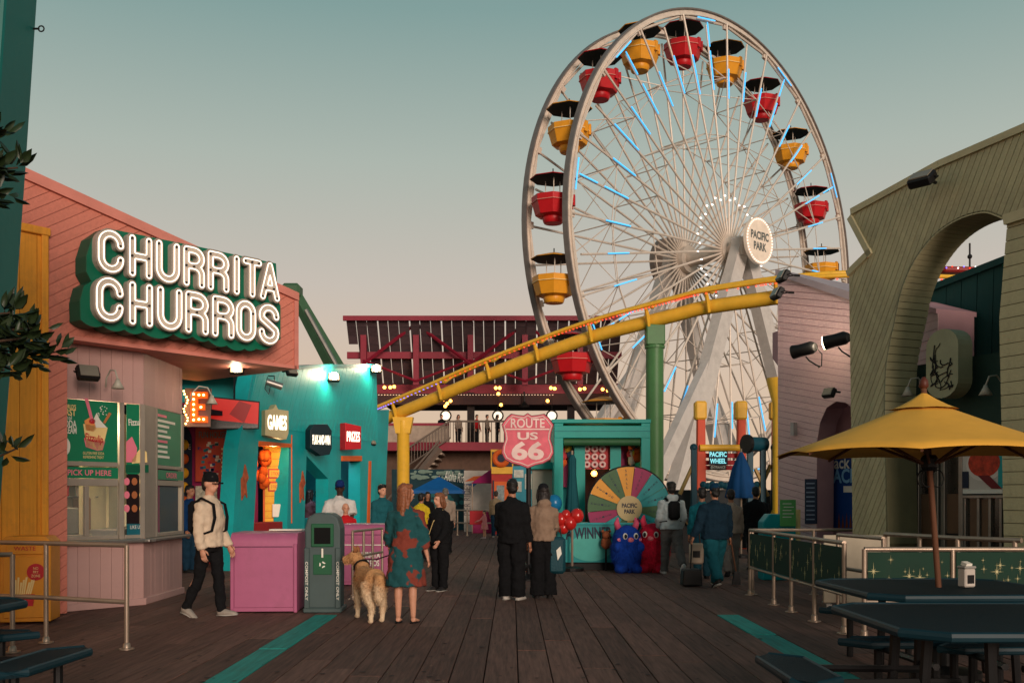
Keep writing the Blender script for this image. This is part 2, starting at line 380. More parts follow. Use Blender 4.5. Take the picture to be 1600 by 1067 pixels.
# booth below the fascia
W1 = 1.28; W2 = 1.72; ZC, ZW, ZT = .93, 2.80, zb + .02
box(F1, 'base_panel', PNK, -.02, W1, .03, .3, .02, ZC - .05, 0); box(F2, 'base_panel', PNK, .03, W2, .03, .3, .02, ZC - .05, 0)
boards(F1, rect(-.02, W1 + .004, .1, ZC - .06), .028, R(90), .16, PNK, gap=.005); boards(F2, rect(.002, W2, .1, ZC - .06), .028, R(90), .16, PNK, gap=.005)
box(F1, 'skirting', PNK, -.03, W1 + .03, -.02, .028, .004, .1); box(F2, 'skirting', PNK, .0, W2 + .02, -.02, .028, .004, .1)
box(F1, 'upper_wall', PNK, -.02, W1, .03, .3, ZW, ZT, 0); box(F2, 'upper_wall', PNK, .03, W2, .03, .3, ZW, ZT, 0)
boards(F1, rect(-.02, W1 + .004, ZW, ZT), .028, R(90), .16, PNK, gap=.005); boards(F2, rect(.002, W2, ZW, ZT), .028, R(90), .16, PNK, gap=.005)
MB().prism(rect(-.1, W1 + .12, ZC - .05, ZC), -.12, .3).build('counter', STEEL, F1, bevel=.012); MB().prism(rect(-.12, W2 + .05, ZC - .048, ZC - .002), -.12, .3).build('counter', STEEL, F2, bevel=.012)
u = lambda px, py=700: on(F1, px, py)[0]
v = lambda px, py=700: on(F2, px, py)[0]
ua, ub, uc, ud = 0.0, u(186), u(195), W1 - .03
def frame_bars(fr, xs, zs, w_=.05, y0=-.005, y1=.06):
    for x in xs: box(fr, 'mullion', ALU, x - w_ / 2, x + w_ / 2, y0, y1, ZC, ZW, .004)
    for (a, b, z, hh) in zs: box(fr, 'transom', ALU, a, b, y0 + .003, y1 - .003, z - hh / 2, z + hh / 2, .004)
zp, zl0, zl1, zwn = EYE + (777 - 722) / FP * 13.6, EYE + (777 - 746) / FP * 13.6, EYE + (777 - 733) / FP * 13.6, EYE + (777 - 762) / FP * 13.6
frame_bars(F1, [.0, (ub + uc) / 2, ud + .01], [(.025, ub - .01, zp - .02, .06), (.025, ub - .01, zl0 - .06, .10), (.025, ub - .01, ZC + .03, .05), (uc, ud, ZC + .03, .05)], .07)
box(F1, 'mullion', ALU, u(136) - .03, u(136) + .03, -.002, .05, ZC + .055, zl0 - .112)
frame_bars(F2, [.03, v(245), v(286), W2 - .02], [(v(245) + .03, v(286) - .03, zp - .02, .05), (v(245) + .03, v(286) - .03, zl0 - .05, .08), (v(245) + .03, v(286) - .03, ZC + .03, .05)], .06)
GL = glass()
MB().prism(rect(.03, ub, ZC + .05, zl0 - .1), .03, .034).build('window_pane', GL, F1); MB().prism(rect(v(245), v(286), ZC + .05, zl0 - .1), .03, .034).build('window_pane', GL, F2)
box(F2, 'filler_panel', ALU, .06, v(245) - .032, .0, .05, ZC, ZW); box(F2, 'filler_panel', ALU, v(286) + .032, W2 - .052, .0, .05, ZC, ZW)
# posters
p1 = patch(F1, rect(.036, ub - .012, zp + .012, ZW - .004), .02, GREEN_P, 'poster')
def put(fr, lst, y):
    for (n_, m_, pts) in lst: patch(fr, onp(fr, pts, y), y, m_, n_)
pr = lambda a, b, c, d, m_: ('print', m_, [(a, b), (c, b), (c, d), (a, d)])
put(F1, [('print', CRM, [(130, 662), (168, 668), (160, 702), (152, 703), (135, 698)]), ('print', PNKP, [(131, 684), (164, 689), (160, 703), (152, 704), (134, 698)]),
         ('print', mat('whip_orange', (236, 150, 84), .5), [(132, 657), (140, 652), (147, 655), (154, 664), (146, 674), (134, 672)])], .012)
put(F1, [('print', PNKP, [(132, 622), (137, 622), (146, 656), (142, 659)]), ('print', mat('stick_brown', (190, 120, 70), .5), [(161, 660), (164, 662), (174, 646), (170, 644)]), ('print', WHT, [(146, 655), (151, 645), (156, 656), (167, 668), (150, 668)]),
         ('print', REDP, disc(144, 658, 5, 4, 12))], .006)
text(F1, 'Fizzulip', *on(F1, 147, 686, .002), .002, .13, .26, REDP, ang=-.12, bold=.02)
for (s_, cx, cy, h_, w_, m_) in (("WORLD'S", 106, 635, .06, .2, CRM), ('FIRST', 106, 644, .09, .2, CRM), ('SODA', 107, 662, .1, .2, WHT), ('CREAM', 107, 672, .09, .2, WHT)):
    text(F1, s_, *on(F1, cx + 1, cy, .01), .01, h_, w_, m_, bold=.02)
text(F1, 'Real', *on(F1, 105, 652, .01), .01, .05, .12, WHT)
patch(F1, disc(*on(F1, 101, 697, .01), .075, .12), .01, WHT, 'print')
text(F1, 'GLUTEN FREE SODA\nREFRESHING TREAT', *on(F1, 146, 711, .01), .01, .09, .3, CRM)
for i in range(16): patch(F1, disc(*on(F1, 153 + random.uniform(0, 14), 632 + random.uniform(0, 20), .01), .008, n=6), .01, WHT, 'print')
patch(F1, rect(.04, ub - .02, zl0 - .005, zl1 + .03), -.008, GREEN_P, 'pick_up_sign')
text(F1, 'PICK UP HERE', (ub + .04) / 2, (zl0 + zl1) / 2 + .012, -.014, .075, ub * .68, PNKP, bold=.015)
zq = EYE + (777 - 740) / FP * 14
patch(F1, rect(uc + .035, ud - .03, zq, ZW - .01), .02, GREEN_P, 'poster'); patch(F1, rect(uc + .035, ud - .03, ZC + .06, zq - .01), .02, mat('menu_dark', (34, 24, 26), .3), 'menu_board')
put(F1, [('print', PNKP, [(197, 690), (206, 682), (214, 700), (212, 722), (197, 722)]), ('print', CRM, [(206, 718), (216, 704), (221, 700), (229, 706), (230, 722), (206, 724)])], .012)
put(F1, [pr(196, 726, 232, 738, mat('poster_deep_green', (12, 84, 60), .4))], .012)
text(F1, 'Fizzulip', *on(F1, 213, 661, .012), .012, .12, .24, WHT, bold=.02, ang=.08)
for i in range(9):
    a, b = 198 + (i % 3) * 12, 752 + (i // 3) * 21
    put(F1, [('print', [PNKP, CRM, mat('churro_brown', (170, 100, 60), .6)][(i * 2) % 3], disc(a, b, 4.5, 6, 10))], .012)
put(F1, [pr(198, 818, 226, 842, mat('menu_teal', (24, 96, 110), .4))], .012)
text(F1, 'LIKE US', *on(F1, 212, 823, .006), .006, .05, .17, WHT)
patch(F2, rect(v(245) + .035, v(286) - .035, zp + .01, ZW - .01), .02, GREEN_P, 'menu_board'); patch(F2, rect(v(245) + .03, v(286) - .03, zl0 + .0, zl1 + .03), -.008, GREEN_P, 'order_sign')
text(F2, 'ORDER', (v(245) + v(286)) / 2, (zl0 + zl1) / 2 + .012, -.014, .08, .5, PNKP, bold=.02)
for i in range(9):
    zz = ZW - .1 - i * .075
    patch(F2, rect(v(247), v(247) + random.uniform(.35, .8), zz - .018, zz + .018), .012, PNKP if i in (0, 5) else WHT, 'print')
# lit kitchen seen through the panes
KW = mat('kitchen_wall', (196, 178, 140), .6); 
box(F1, 'kitchen_wall', KW, -.6, 1.5, 1.3, 1.36, 0, 3.2, 0); box(F1, 'kitchen_floor', KW, -.6, 1.5, .3, 1.3, 0, .06, 0)
box(F1, 'work_counter', STEEL, -.3, 1.4, .75, 1.28, .08, .98, .01)
for (nm_, a, b, c, d, e, f_, m_) in (('drinks_machine', .02, .2, .85, 1.15, .985, 1.42, STEEL), ('till', .24, .38, .8, 1.0, .985, 1.2, BLK), ('fryer', .5, .78, .82, 1.2, .985, 1.36, STEEL), ('mixer', .82, .98, .85, 1.1, .985, 1.5, mat('mixer_brown', (120, 84, 56), .4))): box(F1, nm_, m_, a, b, c, d, e, f_, .02)
for z_ in (1.5, 1.72): box(F1, 'shelf', STEEL, -.2, 1.2, 1.05, 1.29, z_, z_ + .02)
random.seed(9)
for k_ in range(16): xk = -.1 + k_ * .08; MB().lathe([(.03, 0), (.032, .1 + .03 * (k_ % 3)), (.02, .12 + .03 * (k_ % 3))], 10, (xk, 1.17, 1.52 if k_ % 2 else 1.74)).build('jar', [CRM, REDP, mat('mixer_brown', (120, 84, 56), .4), WHT, PNKP][k_ % 5], F1, smooth='auto')
for k_ in range(5): MB().box(.26 + k_ * .13, .36 + k_ * .13, 1.26, 1.298, 1.15, 1.3).build('menu_card', [WHT, CRM, WHT, GREEN_P, CRM][k_], F1)
box(F1, 'hood', STEEL, .4, 1.1, .8, 1.28, 1.98, 2.2, .02)
MB().box(-.0, .09, .05, .055, 1.25, 1.55).build('window_card', GREEN_P, F1); text(F1, 'A', .045, 1.4, .045, .12, .06, WHT)
box(F2, 'inner_wall', KW, .1, W2 + .1, .9, .95, .08, ZW, 0); box(F2, 'inner_counter', STEEL, .2, W2, .45, .85, .1, 1.05, .01); box(F2, 'cup_stack', WHT, .9, 1.02, .5, .62, 1.055, 1.4, .02); box(F2, 'cup_stack', CRM, 1.1, 1.2, .5, .6, 1.055, 1.3, .02)
kl = bpy.data.lights.new('kitchen_lamp', 'POINT'); kl.energy = 55; kl.color = (1, .8, .5); kl.shadow_soft_size = .2
ko = bpy.data.objects.new('kitchen_lamp', kl); COL.objects.link(ko); ko.location = (-5.75, 14.0, 2.5)
# ---- neon sign
def arc(cx, cy, rx, ry, a0, a1, n=10): return [(cx + rx * math.cos(R(a0 + (a1 - a0) * i / n)), cy + ry * math.sin(R(a0 + (a1 - a0) * i / n))) for i in range(n + 1)]
def letter(c, w_):
    r = .105; a, b = r, w_ - r; m_ = (a + b) / 2; h = (b - a) / 2; lo, hi = r, 1 - r; k = min(h, .28)
    if c == 'C': return [[(b, .66)] + arc(m_, hi - k, h, k, 0, 180) + arc(m_, lo + k, h, k, 180, 360) + [(b, .34)]]
    if c == 'O': return [arc(m_, hi - k, h, k, 0, 180) + arc(m_, lo + k, h, k, 180, 360) + [(b, hi - k)]]
    if c == 'H': return [[(a, lo), (a, hi)], [(b, lo), (b, hi)], [(a, .5), (b, .5)]]
    if c == 'U': return [[(a, hi)] + arc(m_, lo + k, h, k, 180, 360) + [(b, hi)]]
    if c == 'R': return [[(a, lo), (a, hi)], [(a, hi), (m_, hi)] + arc(m_, hi - .19, h, .19, 90, -90, 8) + [(a, hi - .38)], [(m_, hi - .38)] + arc(m_, hi - .56, h, .18, 90, 0, 5) + [(b, lo)]]
    if c == 'I': return [[(m_, lo), (m_, hi)]]
    if c == 'T': return [[(a, hi), (b, hi)], [(m_, lo), (m_, hi)]]
    if c == 'A': return [[(a, lo), (m_, hi), (b, lo)], [(a + h * .42, .33), (b - h * .42, .33)]]
    if c == 'S': return [arc(m_, hi - .2, h, .2, 10, 200, 9) + arc(m_, lo + .21, h, .21, 80, -170, 9)] if 0 else [arc(m_, hi - .2, h, .2, 0, 180, 8) + [(a + .02, .62), (m_, .5), (b - .02, .38)] + arc(m_, lo + .2, h, .2, 0, -180, 8)]
SG = thing('neon_sign', 'green scalloped sign with white neon letters CHURRITA CHURROS on salmon wall', 'sign', CS.location, CS.rotation_euler[2])
YB, YF = -.04, -.42
def scallop(pts, sag):
    o = []
    for (a, b) in zip(pts, pts[1:]):
        for i in range(8):
            t = i / 8; o.append((a[0] + (b[0] - a[0]) * t, a[1] + (b[1] - a[1]) * t - 4 * sag * t * (1 - t) * abs(b[0] - a[0])))
    return o + [pts[-1]]
Bk = onp(SG, [(134, 400), (143, 372), (165, 357), (300, 384), (430, 412), (433, 470), (437, 478), (437, 530)], YF + .12)
low = onp(SG, [(430, 535), (399, 545), (381, 545), (353, 540), (325, 532), (300, 526), (270, 522), (222, 519), (193, 515), (160, 509), (125, 500)], YF + .12)
lf = onp(SG, [(124, 470), (130, 447), (142, 440), (134, 425)], YF + .12)
lowr = [(x, z) for x, z in low][::-1]; sc2 = scallop(lowr, .16)[::-1]
poly = Bk + sc2 + lf
MB().prism(poly, YF + .12, YB).build('sign_box', [SIGN_GD], SG); MB().prism(poly, YF + .10, YF + .118).build('sign_face', SIGN_G, SG)
LET = mat('letter_body', (176, 164, 152), .45, var=.1, dirt=.2); LETS = mat('letter_side', (150, 138, 128), .5); NEON = glow('neon_white', (255, 240, 220), 1.5)
HOLE = mat('electrode', (40, 34, 30), .5)
def word(s_, spans, top, bot):
    for c, (a, b) in zip(s_, spans):
        f = lambda px, l: l[0][1] + (l[1][1] - l[0][1]) * (px - l[0][0]) / (l[1][0] - l[0][0])
        mpx = (a + b) / 2; x0 = on(SG, a, f(a, bot), YF)[0]; x1 = on(SG, b, f(b, bot), YF)[0]
        zt, z0 = on(SG, mpx, f(mpx, top), YF)[1], on(SG, mpx, f(mpx, bot), YF)[1]; h = zt - z0; w_ = (x1 - x0) / h
        st = letter(c, w_); tilt = (on(SG, b, f(b, bot), YF)[1] - on(SG, a, f(a, bot), YF)[1])
        tr = lambda p: (x0 + p[0] * h, z0 + p[1] * h + tilt * (p[0] / w_ - .5))
        o = filled([[tr(p) for p in lp] for lp in contours(st, .105)], YF, YF + .1, 'letter', LET, SG)
        nb = MB()
        for lp in contours(st, .062): nb.tube([(q[0], YF - .022, q[1]) for q in map(tr, lp)], .0085, 6, closed=True)
        nb.build('neon_tube', NEON, o)
        rb = MB()
        for lp in contours(st, .1): rb.tube([(q[0], YF - .004, q[1]) for q in map(tr, lp)], .013, 4, closed=True)
        rb.build('letter_rim', LETS, o)
        hb = MB()
        for s2 in st:
            for q in (s2[0], s2[-1]): x_, z_ = tr(q); hb.cyl((x_, YF - .03, z_), (x_, YF, z_), .014, n=6)
        hb.build('electrode', HOLE, o)
word('CHURRITA', [(150, 194), (199, 238), (241, 281), (284, 320), (322, 358), (360, 377), (377, 409), (404, 437)], [(150, 354), (436, 412)], [(150, 424), (436, 474)])
word('CHURROS', [(147, 193), (199, 239), (243, 285), (287, 326), (329, 366), (366, 400), (402, 436)], [(150, 429), (436, 477)], [(150, 501), (436, 542)])
# ---- lamps
BULB = glow('lamp_white', (255, 232, 190), 40); LENS = mat('lamp_lens_off', (120, 112, 100), .2)
def flood_lamp(px, py, D, yaw, label, lit=0, s=1.0, group=None, tilt=-.5, energy=0):
    t = thing('flood_lamp', label, 'lamp', W(px, py, D), yaw, group)
    rot = Matrix.Rotation(tilt, 3, 'X')
    mb = MB(); mb.box(-.14 * s, .14 * s, -.06 * s, .05 * s, -.1 * s, .1 * s, rot=rot, b=.02 * s); mb.build('housing', BLK, t)
    if lit:
        mb = MB().ball((0, 0, 0), .085 * s, 14, 10); o = mb.build('bulb', BULB, t, smooth=True); o.location = rot @ Vector((0, -.1 * s, 0))
    f = MB(); f.box(-.115 * s, .115 * s, -.012 * s, 0, -.08 * s, .08 * s, rot=rot); o = f.build('lens', LENS, t); o.location = rot @ Vector((0, -.062 * s, 0))
    b = MB(); b.tube([(-.15 * s, 0, 0), (-.15 * s, .06 * s, .02), (0, .2 * s, .03), (.15 * s, .06 * s, .02), (.15 * s, 0, 0)], .012 * s, 6); b.cyl((0, .2 * s, .03), (0, .3 * s, .03), .02 * s, n=8); b.build('bracket', BLK, t)
    if energy:
        l = bpy.data.lights.new('lamp_light', 'POINT'); l.energy = energy; l.color = (1, .82, .55); l.shadow_soft_size = .1; lo = bpy.data.objects.new('lamp_light', l); COL.objects.link(lo); lo.parent = t; lo.location = rot @ Vector((0, -.25 * s, 0))
    return t
def gooseneck(px, py, D, yaw, label, lit=0):
    t = thing('gooseneck_lamp', label, 'lamp', W(px, py, D), yaw); IV = mat('lamp_enamel', (170, 164, 150), .4)
    MB().tube([(0, .3, -.02), (0, .28, .1), (0, .18, .2), (0, .06, .18), (0, 0, .06)], .012, 6).build('arm', IV, t, smooth=True)
    MB().lathe([(.02, .07), (.035, .03), (.085, -.06), (.08, -.06), (.02, 0)], 14).build('shade', IV, t, smooth=True)
    MB().ball((0, 0, -.03), .03, 8, 6).build('bulb', BULB if lit else LENS, t, smooth=True); return t
flood_lamp(137, 583, 13.2, R(40), 'black floodlight on the pale pink wall under the neon sign')
gooseneck(184, 600, 13.45, R(51), 'grey gooseneck lamp on the pale pink wall beside the black floodlight')
gooseneck(331, 625, 15.0, R(100), 'pale gooseneck lamp over the corner of the salmon snack stand')
# ---- orange shutter wall and yellow waste cabinet left of the stand
ORG = wood('orange_boards', (226, 150, 46), axis=2, rnd=.05, var=.12, rough=.55)
OW = thing('orange_shutter', 'tall orange boarded shutter against the salmon wall', 'shutter', (-6.9, 11.6, 0), R(52))
oz = on(OW, 70, 362)
box(OW, 'backing', ORG, -2.6, oz[0], .0, .12, 0, oz[1], 0)
boards(OW, rect(-2.6, oz[0] - .06, .05, oz[1] - .06), -.001, R(90), .22, ORG, gap=.008); box(OW, 'frame', ORG, oz[0] - .06, oz[0] + .03, -.05, .1, 0, oz[1], .01); box(OW, 'head_rail', ORG, -2.6, oz[0] + .05, -.06, .12, oz[1] - .06, oz[1] + .04, .01)
YEL_C = mat('cabinet_yellow', (218, 140, 40), .45, var=.08, dirt=.2)
WC = thing('waste_cabinet', 'yellow waste cabinet with fries print behind the steel railing', 'bin', G(48, 12.35), R(12))
MB().prism([(-.28, .03), (.28, .03), (.28, .98), (.22, 1.04), (-.22, 1.04), (-.28, .98)], -.25, .25).build('body', YEL_C, WC, bevel=.012); box(WC, 'door', YEL_C, -.24, .24, -.268, -.252, .08, .8, .006); box(WC, 'flap', YEL_C, -.2, .2, -.272, -.252, .83, .97, .006)
patch(WC, disc(.12, .62, .1), -.27, REDP, 'print'); text(WC, 'NO\nFRY\nZONE', .12, .62, -.275, .12, .1, CRM); text(WC, 'WASTE', 0, .9, -.275, .05, .24, REDP)
for i in range(9): patch(WC, [(-.13 + i * .022, .34), (-.115 + i * .022, .34), (-.12 + i * .03, .5 + .03 * (i % 3)), (-.14 + i * .03, .5 + .03 * (i % 3))], -.27, CRM, 'print')
patch(WC, [(-.15, .22), (.09, .22), (.11, .36), (-.17, .36)], -.274, REDP, 'print')
# ---- steel railings on the left
RAIL = mat('galvanised_rail', (158, 140, 124), .42, .6, var=.15, dirt=.25)
def railing(label, pts, h=1.02, mid=.5, post_at=None, r=.024, group=None, gname='railing', flange=True):
    t = thing(gname, label, 'railing', (pts[0][0], pts[0][1], 0), 0, group); o = Vector((pts[0][0], pts[0][1], 0)); P = [Vector((p[0], p[1], 0)) - o for p in pts]
    for zz in [h] + ([mid] if mid else []): MB().tube([p + Vector((0, 0, zz)) for p in P], r, 8).build('rail', RAIL, t, smooth='auto')
    for q in (post_at or range(len(P))):
        a = P[int(q)]; b = P[min(int(q) + 1, len(P) - 1)]; p = a.lerp(b, q - int(q))
        m = MB().cyl(p + Vector((0, 0, .005)), p + Vector((0, 0, h)), r, n=10)
        if flange: m.lathe([(.075, .004), (.075, .016), (.04, .02), (.034, .06), (r, .07)], 12, p)
        m.build('post', RAIL, t, smooth='auto')
    return t
railing('steel two-rail railing before the pick up window', [(-6.6, 11.15), (-4.8, 10.55), (-3.8, 10.1)], 1.03, .47)
railing('short steel railing at the left edge by the blue picnic table', [(-5.6, 9.6), (-4.83, 9.9)], .95, .42)
# ================================================================== LEFT: teal games hall
TEAL = mat('teal_paint', (14, 158, 160), .5, var=.16, scale=1.2, bump=.12, bscale=18, dirt=.25); TEALB = wood('teal_boards', (14, 168, 168), rnd=.03, var=.06, rough=.5)
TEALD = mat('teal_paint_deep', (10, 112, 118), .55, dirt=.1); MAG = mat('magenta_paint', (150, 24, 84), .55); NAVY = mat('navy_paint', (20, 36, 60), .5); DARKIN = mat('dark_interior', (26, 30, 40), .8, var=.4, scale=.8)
ORGP = mat('orange_paint', (216, 96, 34), .5); YELB = wood('yellow_boards', (236, 180, 62), rnd=.05, var=.1); YEL = mat('yellow_paint', (232, 176, 54), .42, var=.1, dirt=.12)
GH = thing('games_hall', 'teal games hall with slanted pillars and open arcade fronts', 'building', (-5.5, 22, 0), math.atan2(7, 1.7))
wp = [(372, 700), (395, 581), (500, 575), (588, 574), (591, 700), (580, 846), (562, 850), (563, 712), (533, 712), (531, 855), (513, 858), (513, 748), (479, 712), (474, 866), (447, 872), (452, 693), (404, 689), (393, 886), (360, 890)]
poly = onp(GH, wp); poly = [(x, max(z, 0.0)) for x, z in poly]
for i in (5, 6, 9, 10, 13, 14, 17, 18): poly[i] = (poly[i][0], .0)
MB().prism(poly, .0, .34).build('wall', TEAL, GH)
upz = 2.55
boards(GH, [(poly[1][0] + .15, poly[1][1]), poly[2], (poly[3][0] - .02, poly[3][1]), (poly[4][0] - .02, 3.05), (poly[7][0], 3.05), (poly[8][0], 3.05), (poly[12][0], 3.05), (poly[15][0], 3.05), (poly[0][0] + .3, 3.05)], -.001, R(63), .2, TEALB, gap=.006, th=.008)
L0, L1 = poly[1][0], poly[3][0]
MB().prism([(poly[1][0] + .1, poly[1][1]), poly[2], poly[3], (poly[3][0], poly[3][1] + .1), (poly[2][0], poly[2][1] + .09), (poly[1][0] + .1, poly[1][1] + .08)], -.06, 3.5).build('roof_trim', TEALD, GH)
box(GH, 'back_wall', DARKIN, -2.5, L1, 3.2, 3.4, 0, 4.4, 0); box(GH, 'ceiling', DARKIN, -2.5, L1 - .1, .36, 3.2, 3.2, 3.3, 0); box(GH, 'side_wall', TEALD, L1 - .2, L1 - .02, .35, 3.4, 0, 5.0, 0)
# right end pier that leans outwards, door edge in orange
ep = onp(GH, [(578, 648), (606, 640), (598, 830), (583, 845)], .4); MB().prism([(x, max(z, 0)) for x, z in ep], .36, .9).build('end_pier', TEAL, GH)
eo = onp(GH, [(577, 720), (580, 720), (577, 848), (573, 848)], -.02); MB().prism([(x, max(z, .01)) for x, z in eo], -.03, -.003).build('orange_trim', ORGP, GH)
for (pts_) in ([(404, 689), (452, 693), (452, 699), (404, 695)], [(533, 712), (563, 712), (563, 720), (533, 720)]): MB().prism(onp(GH, pts_), -.05, .35).build('lintel', ORGP, GH)
box(GH, 'counter', mat('counter_red', (150, 30, 32), .5), *[on(GH, p, 800)[0] for p in (402, 448)], .1, .5, .1, .95, .01); box(GH, 'counter', TEALD, *[on(GH, p, 800)[0] for p in (480, 560)], .4, .8, .05, .98, .01)
for p in (425, 500, 545):    # pale underwater mural on the back wall
    cx = on(GH, p, 720, 3.19)[0]
    for i in range(7): patch(GH, disc(cx + random.uniform(-.8, .8), random.uniform(1.6, 2.8), random.uniform(.1, .35), random.uniform(.08, .25), 12), 3.195 - i * .006, mat('mural_%d' % (i % 3), [(60, 120, 140), (120, 170, 170), (36, 76, 110)][i % 3], .7), 'print')
# small character stickers are left out; wooden fish shaped hangers on the pillars
for (px, py) in ((383, 755), (473, 762)):
    x_, z_ = on(GH, px, py, -.03); MB().prism([(x_ - .12, z_ - .35), (x_ + .02, z_ - .2), (x_ + .1, z_ - .3), (x_ + .06, z_), (x_ + .16, z_ + .12), (x_ + .02, z_ + .4), (x_ - .06, z_ + .15), (x_ - .14, z_ + .1)], -.03, -.004).build('pillar_print', mat('print_rust', (176, 84, 50), .5, var=.5, scale=9), GH)
# yellow ticket board inside first opening
TB = thing('yellow_board', 'yellow boarded panel with red price frames in the games hall opening', 'panel', G(433, 23.6), R(8))
box(TB, 'backing', ORGP, -.32, .34, 0, .06, .9, 2.95, .01); boards(TB, rect(-.27, .27, .95, 2.9), -.001, 0, .17, YELB, gap=.01); 
for z_ in (1.75, 2.05): MB().prism(rect(-.2, .2, z_ - .11, z_ + .11), -.03, -.018).build('price_frame', REDP, TB); MB().prism(rect(-.17, .17, z_ - .08, z_ + .08), -.036, -.031).build('price_card', YEL, TB); text(TB, '2 TICKETS', 0, z_, -.04, .07, .26, REDP)
box(TB, 'switch_box', WHT, -.1, .1, -.1, -.02, 1.05, 1.35, .01)
tl = bpy.data.lights.new('booth_lamp', 'POINT'); tl.energy = 22; tl.color = (1, .66, .28); tl.shadow_soft_size = .1; to = bpy.data.objects.new('booth_lamp', tl); COL.objects.link(to); to.location = W(428, 700, 22.9)
il = bpy.data.lights.new('arcade_fill', 'POINT'); il.energy = 60; il.color = (.75, .85, 1); il.shadow_soft_size = .3; io = bpy.data.objects.new('arcade_fill', il); COL.objects.link(io); io.location = (-5.3, 26.2, 2.9)  # added fill light that brightens the hall interior, no fixture stands here
# plush prizes hung in orange cluster
PB = thing('prize_cluster', 'cluster of hanging orange plush prizes beside the yellow board', 'toys', W(409, 720, 23.4))
for i in range(14): MB().ball((random.uniform(-.16, .16), random.uniform(-.1, .1), random.uniform(-.6, .6)), (.1, .1, .13), 10, 7, .3).build('plush', mat('plush_orange', (222, 92, 26), .9, var=.3), PB, smooth=True)
# blade signs
def blade(name, label, px, py, wpx, hpx, D, m, s_, outline, yaw=R(42), tm=None, th=.25, sz=.45):
    t = thing(name, label, 'sign', W(px, py, D), yaw); sc = D / FP; cw = wpx * sc / .88; ch = hpx * sc
    MB().prism([(a * cw / 2, b * ch / 2) for a, b in outline], 0, th).build('sign_box', m, t, bevel=.01)
    text(t, s_, 0, 0, -.004, ch * sz, cw * .82, tm or WHT, bold=.03); MB().box(-.04, .04, th, th + .25, -.05, .05).build('mount', BLK, t); return t
LITW = glow('sign_letter_glow', (255, 244, 220), 1.6)
blade('games_sign', 'cream pointed sign reading GAMES on the teal wall', 433, 660, 36, 52, 22.3, mat('sign_cream', (186, 172, 132), .5, dirt=.2), 'GAMES', [(-1, -.8), (-.2, -.9), (.8, -1), (1, -.6), (1, .75), (.1, .8), (-.1, 1.1), (-.3, .82), (-1, .7)], tm=LITW)
blade('play_sign', 'dark hexagonal sign reading PLAY-AND-WIN on the teal wall', 502, 687, 34, 50, 24.4, mat('sign_dark', (22, 40, 48), .5), 'PLAY-AND-WIN', [(-1, -.55), (0, -1), (.8, -.9), (1, -.5), (1, .6), (.6, 1), (-.6, .95), (-1, .6)], tm=LITW, sz=.3)
blade('prizes_sign', 'red sign reading PRIZES over the orange lintel of the teal hall', 552, 682, 26, 42, 26.3, mat('sign_red', (176, 30, 40), .5), 'PRIZES', [(-1, -1), (1, -.9), (1, .8), (-1, 1)], tm=LITW, sz=.38)
flood_lamp(370, 577, 15.9, R(10), 'lit round lamp under the tip of the salmon fascia', 1, .8, tilt=-.2, energy=30)
flood_lamp(521, 590, 25.7, R(20), 'lit lamp in the middle of the teal wall above the dark sign', 1, 1.1, tilt=-.3, energy=70)
flood_lamp(588, 577, 28.4, R(10), 'lit lamp on the top right corner of the teal wall', 1, 1.1, tilt=-.2, energy=60)
flood_lamp(455, 581, 22.6, R(50), 'unlit black floodlight on the top edge of the teal wall'); flood_lamp(582, 692, 28.6, R(50), 'small black camera light on the teal corner pillar', s=.7)
ST = thing('stage_lamp', 'silver can spotlight hanging on the teal wall', 'lamp', W(429, 600, 22.2), R(20))
MB().cyl((-.16, 0, .04), (.16, -.05, -.06), .075, n=14).build('can', STEEL, ST, smooth='auto'); MB().tube([(0, .02, .02), (0, .05, .18), (-.1, .25, .2)], .012, 6).build('bracket', BLK, ST); MB().tube([(-.14, .1, .16), (-.2, .06, -.1), (-.12, .05, -.22), (-.05, .1, .1)], .008, 5).build('cable', BLK, ST)
# ---- magenta arcade front between stand and hall
AF = thing('arcade_front', 'magenta and teal arcade front behind the snack stand corner', 'building', G(296, 23.2), 0)
q = lambda px: (px - 296) / FP * 23.2
zt_ = lambda py: EYE + (HY - py) / FP * 23.2
MB().prism(rect(q(180), q(402), zt_(628), zt_(577)), 0, .3).build('upper_wall', TEAL, AF); MB().prism(rect(q(180), q(398), 0, zt_(630)), .02, .3).build('lower_wall', MAG, AF)
ar = [(q(250), 0), (q(300), 0)] + [(q(300) + 0 * i, zt_(700)) for i in range(1)] + disc(q(275), zt_(690), q(300) - q(275), .45, 10, 0, PI)[0:]
MB().prism(ar, -.01, .018).build('arch_panel', NAVY, AF)
for i in range(6): MB().ball((q(290), -.08, zt_(695 + i * 22)), (.1, .08, .12), 10, 7).build('lantern_prize', [mat('plush_yellow', (232, 170, 40), .8), ORGP, mat('plush_yellow', (232, 170, 40), .8)][i % 3], AF, smooth=True)
box(AF, 'kick_board', mat('counter_red', (150, 30, 32), .5), q(180), q(398), -.04, .015, 0, .16)
text(AF, 'ARCADE', q(281), zt_(698), -.012, .12, .5, WHT)
PO = thing('red_poster', 'orange red poster with blue print on the magenta wall', 'poster', G(332, 23.0)); h0, h1 = EYE + (777 - 752) / FP * 23, EYE + (777 - 668) / FP * 23
MB().prism(rect(-.38, .38, h0, h1), -.01, .03).build('board', mat('poster_red', (196, 70, 44), .5), PO)
random.seed(3)
for i in range(46): 
    a, b = random.uniform(-.3, .16), random.uniform(h0 + .15, h1 - .35); patch(PO, rect(a - .035, a + .035, b - .03, b + .03), -.012 - .0008 * (i % 5), mat('poster_bit_%d' % (i % 4), [(40, 120, 130), (220, 200, 180), (190, 40, 60), (40, 60, 110)][i % 4], .5), 'print')
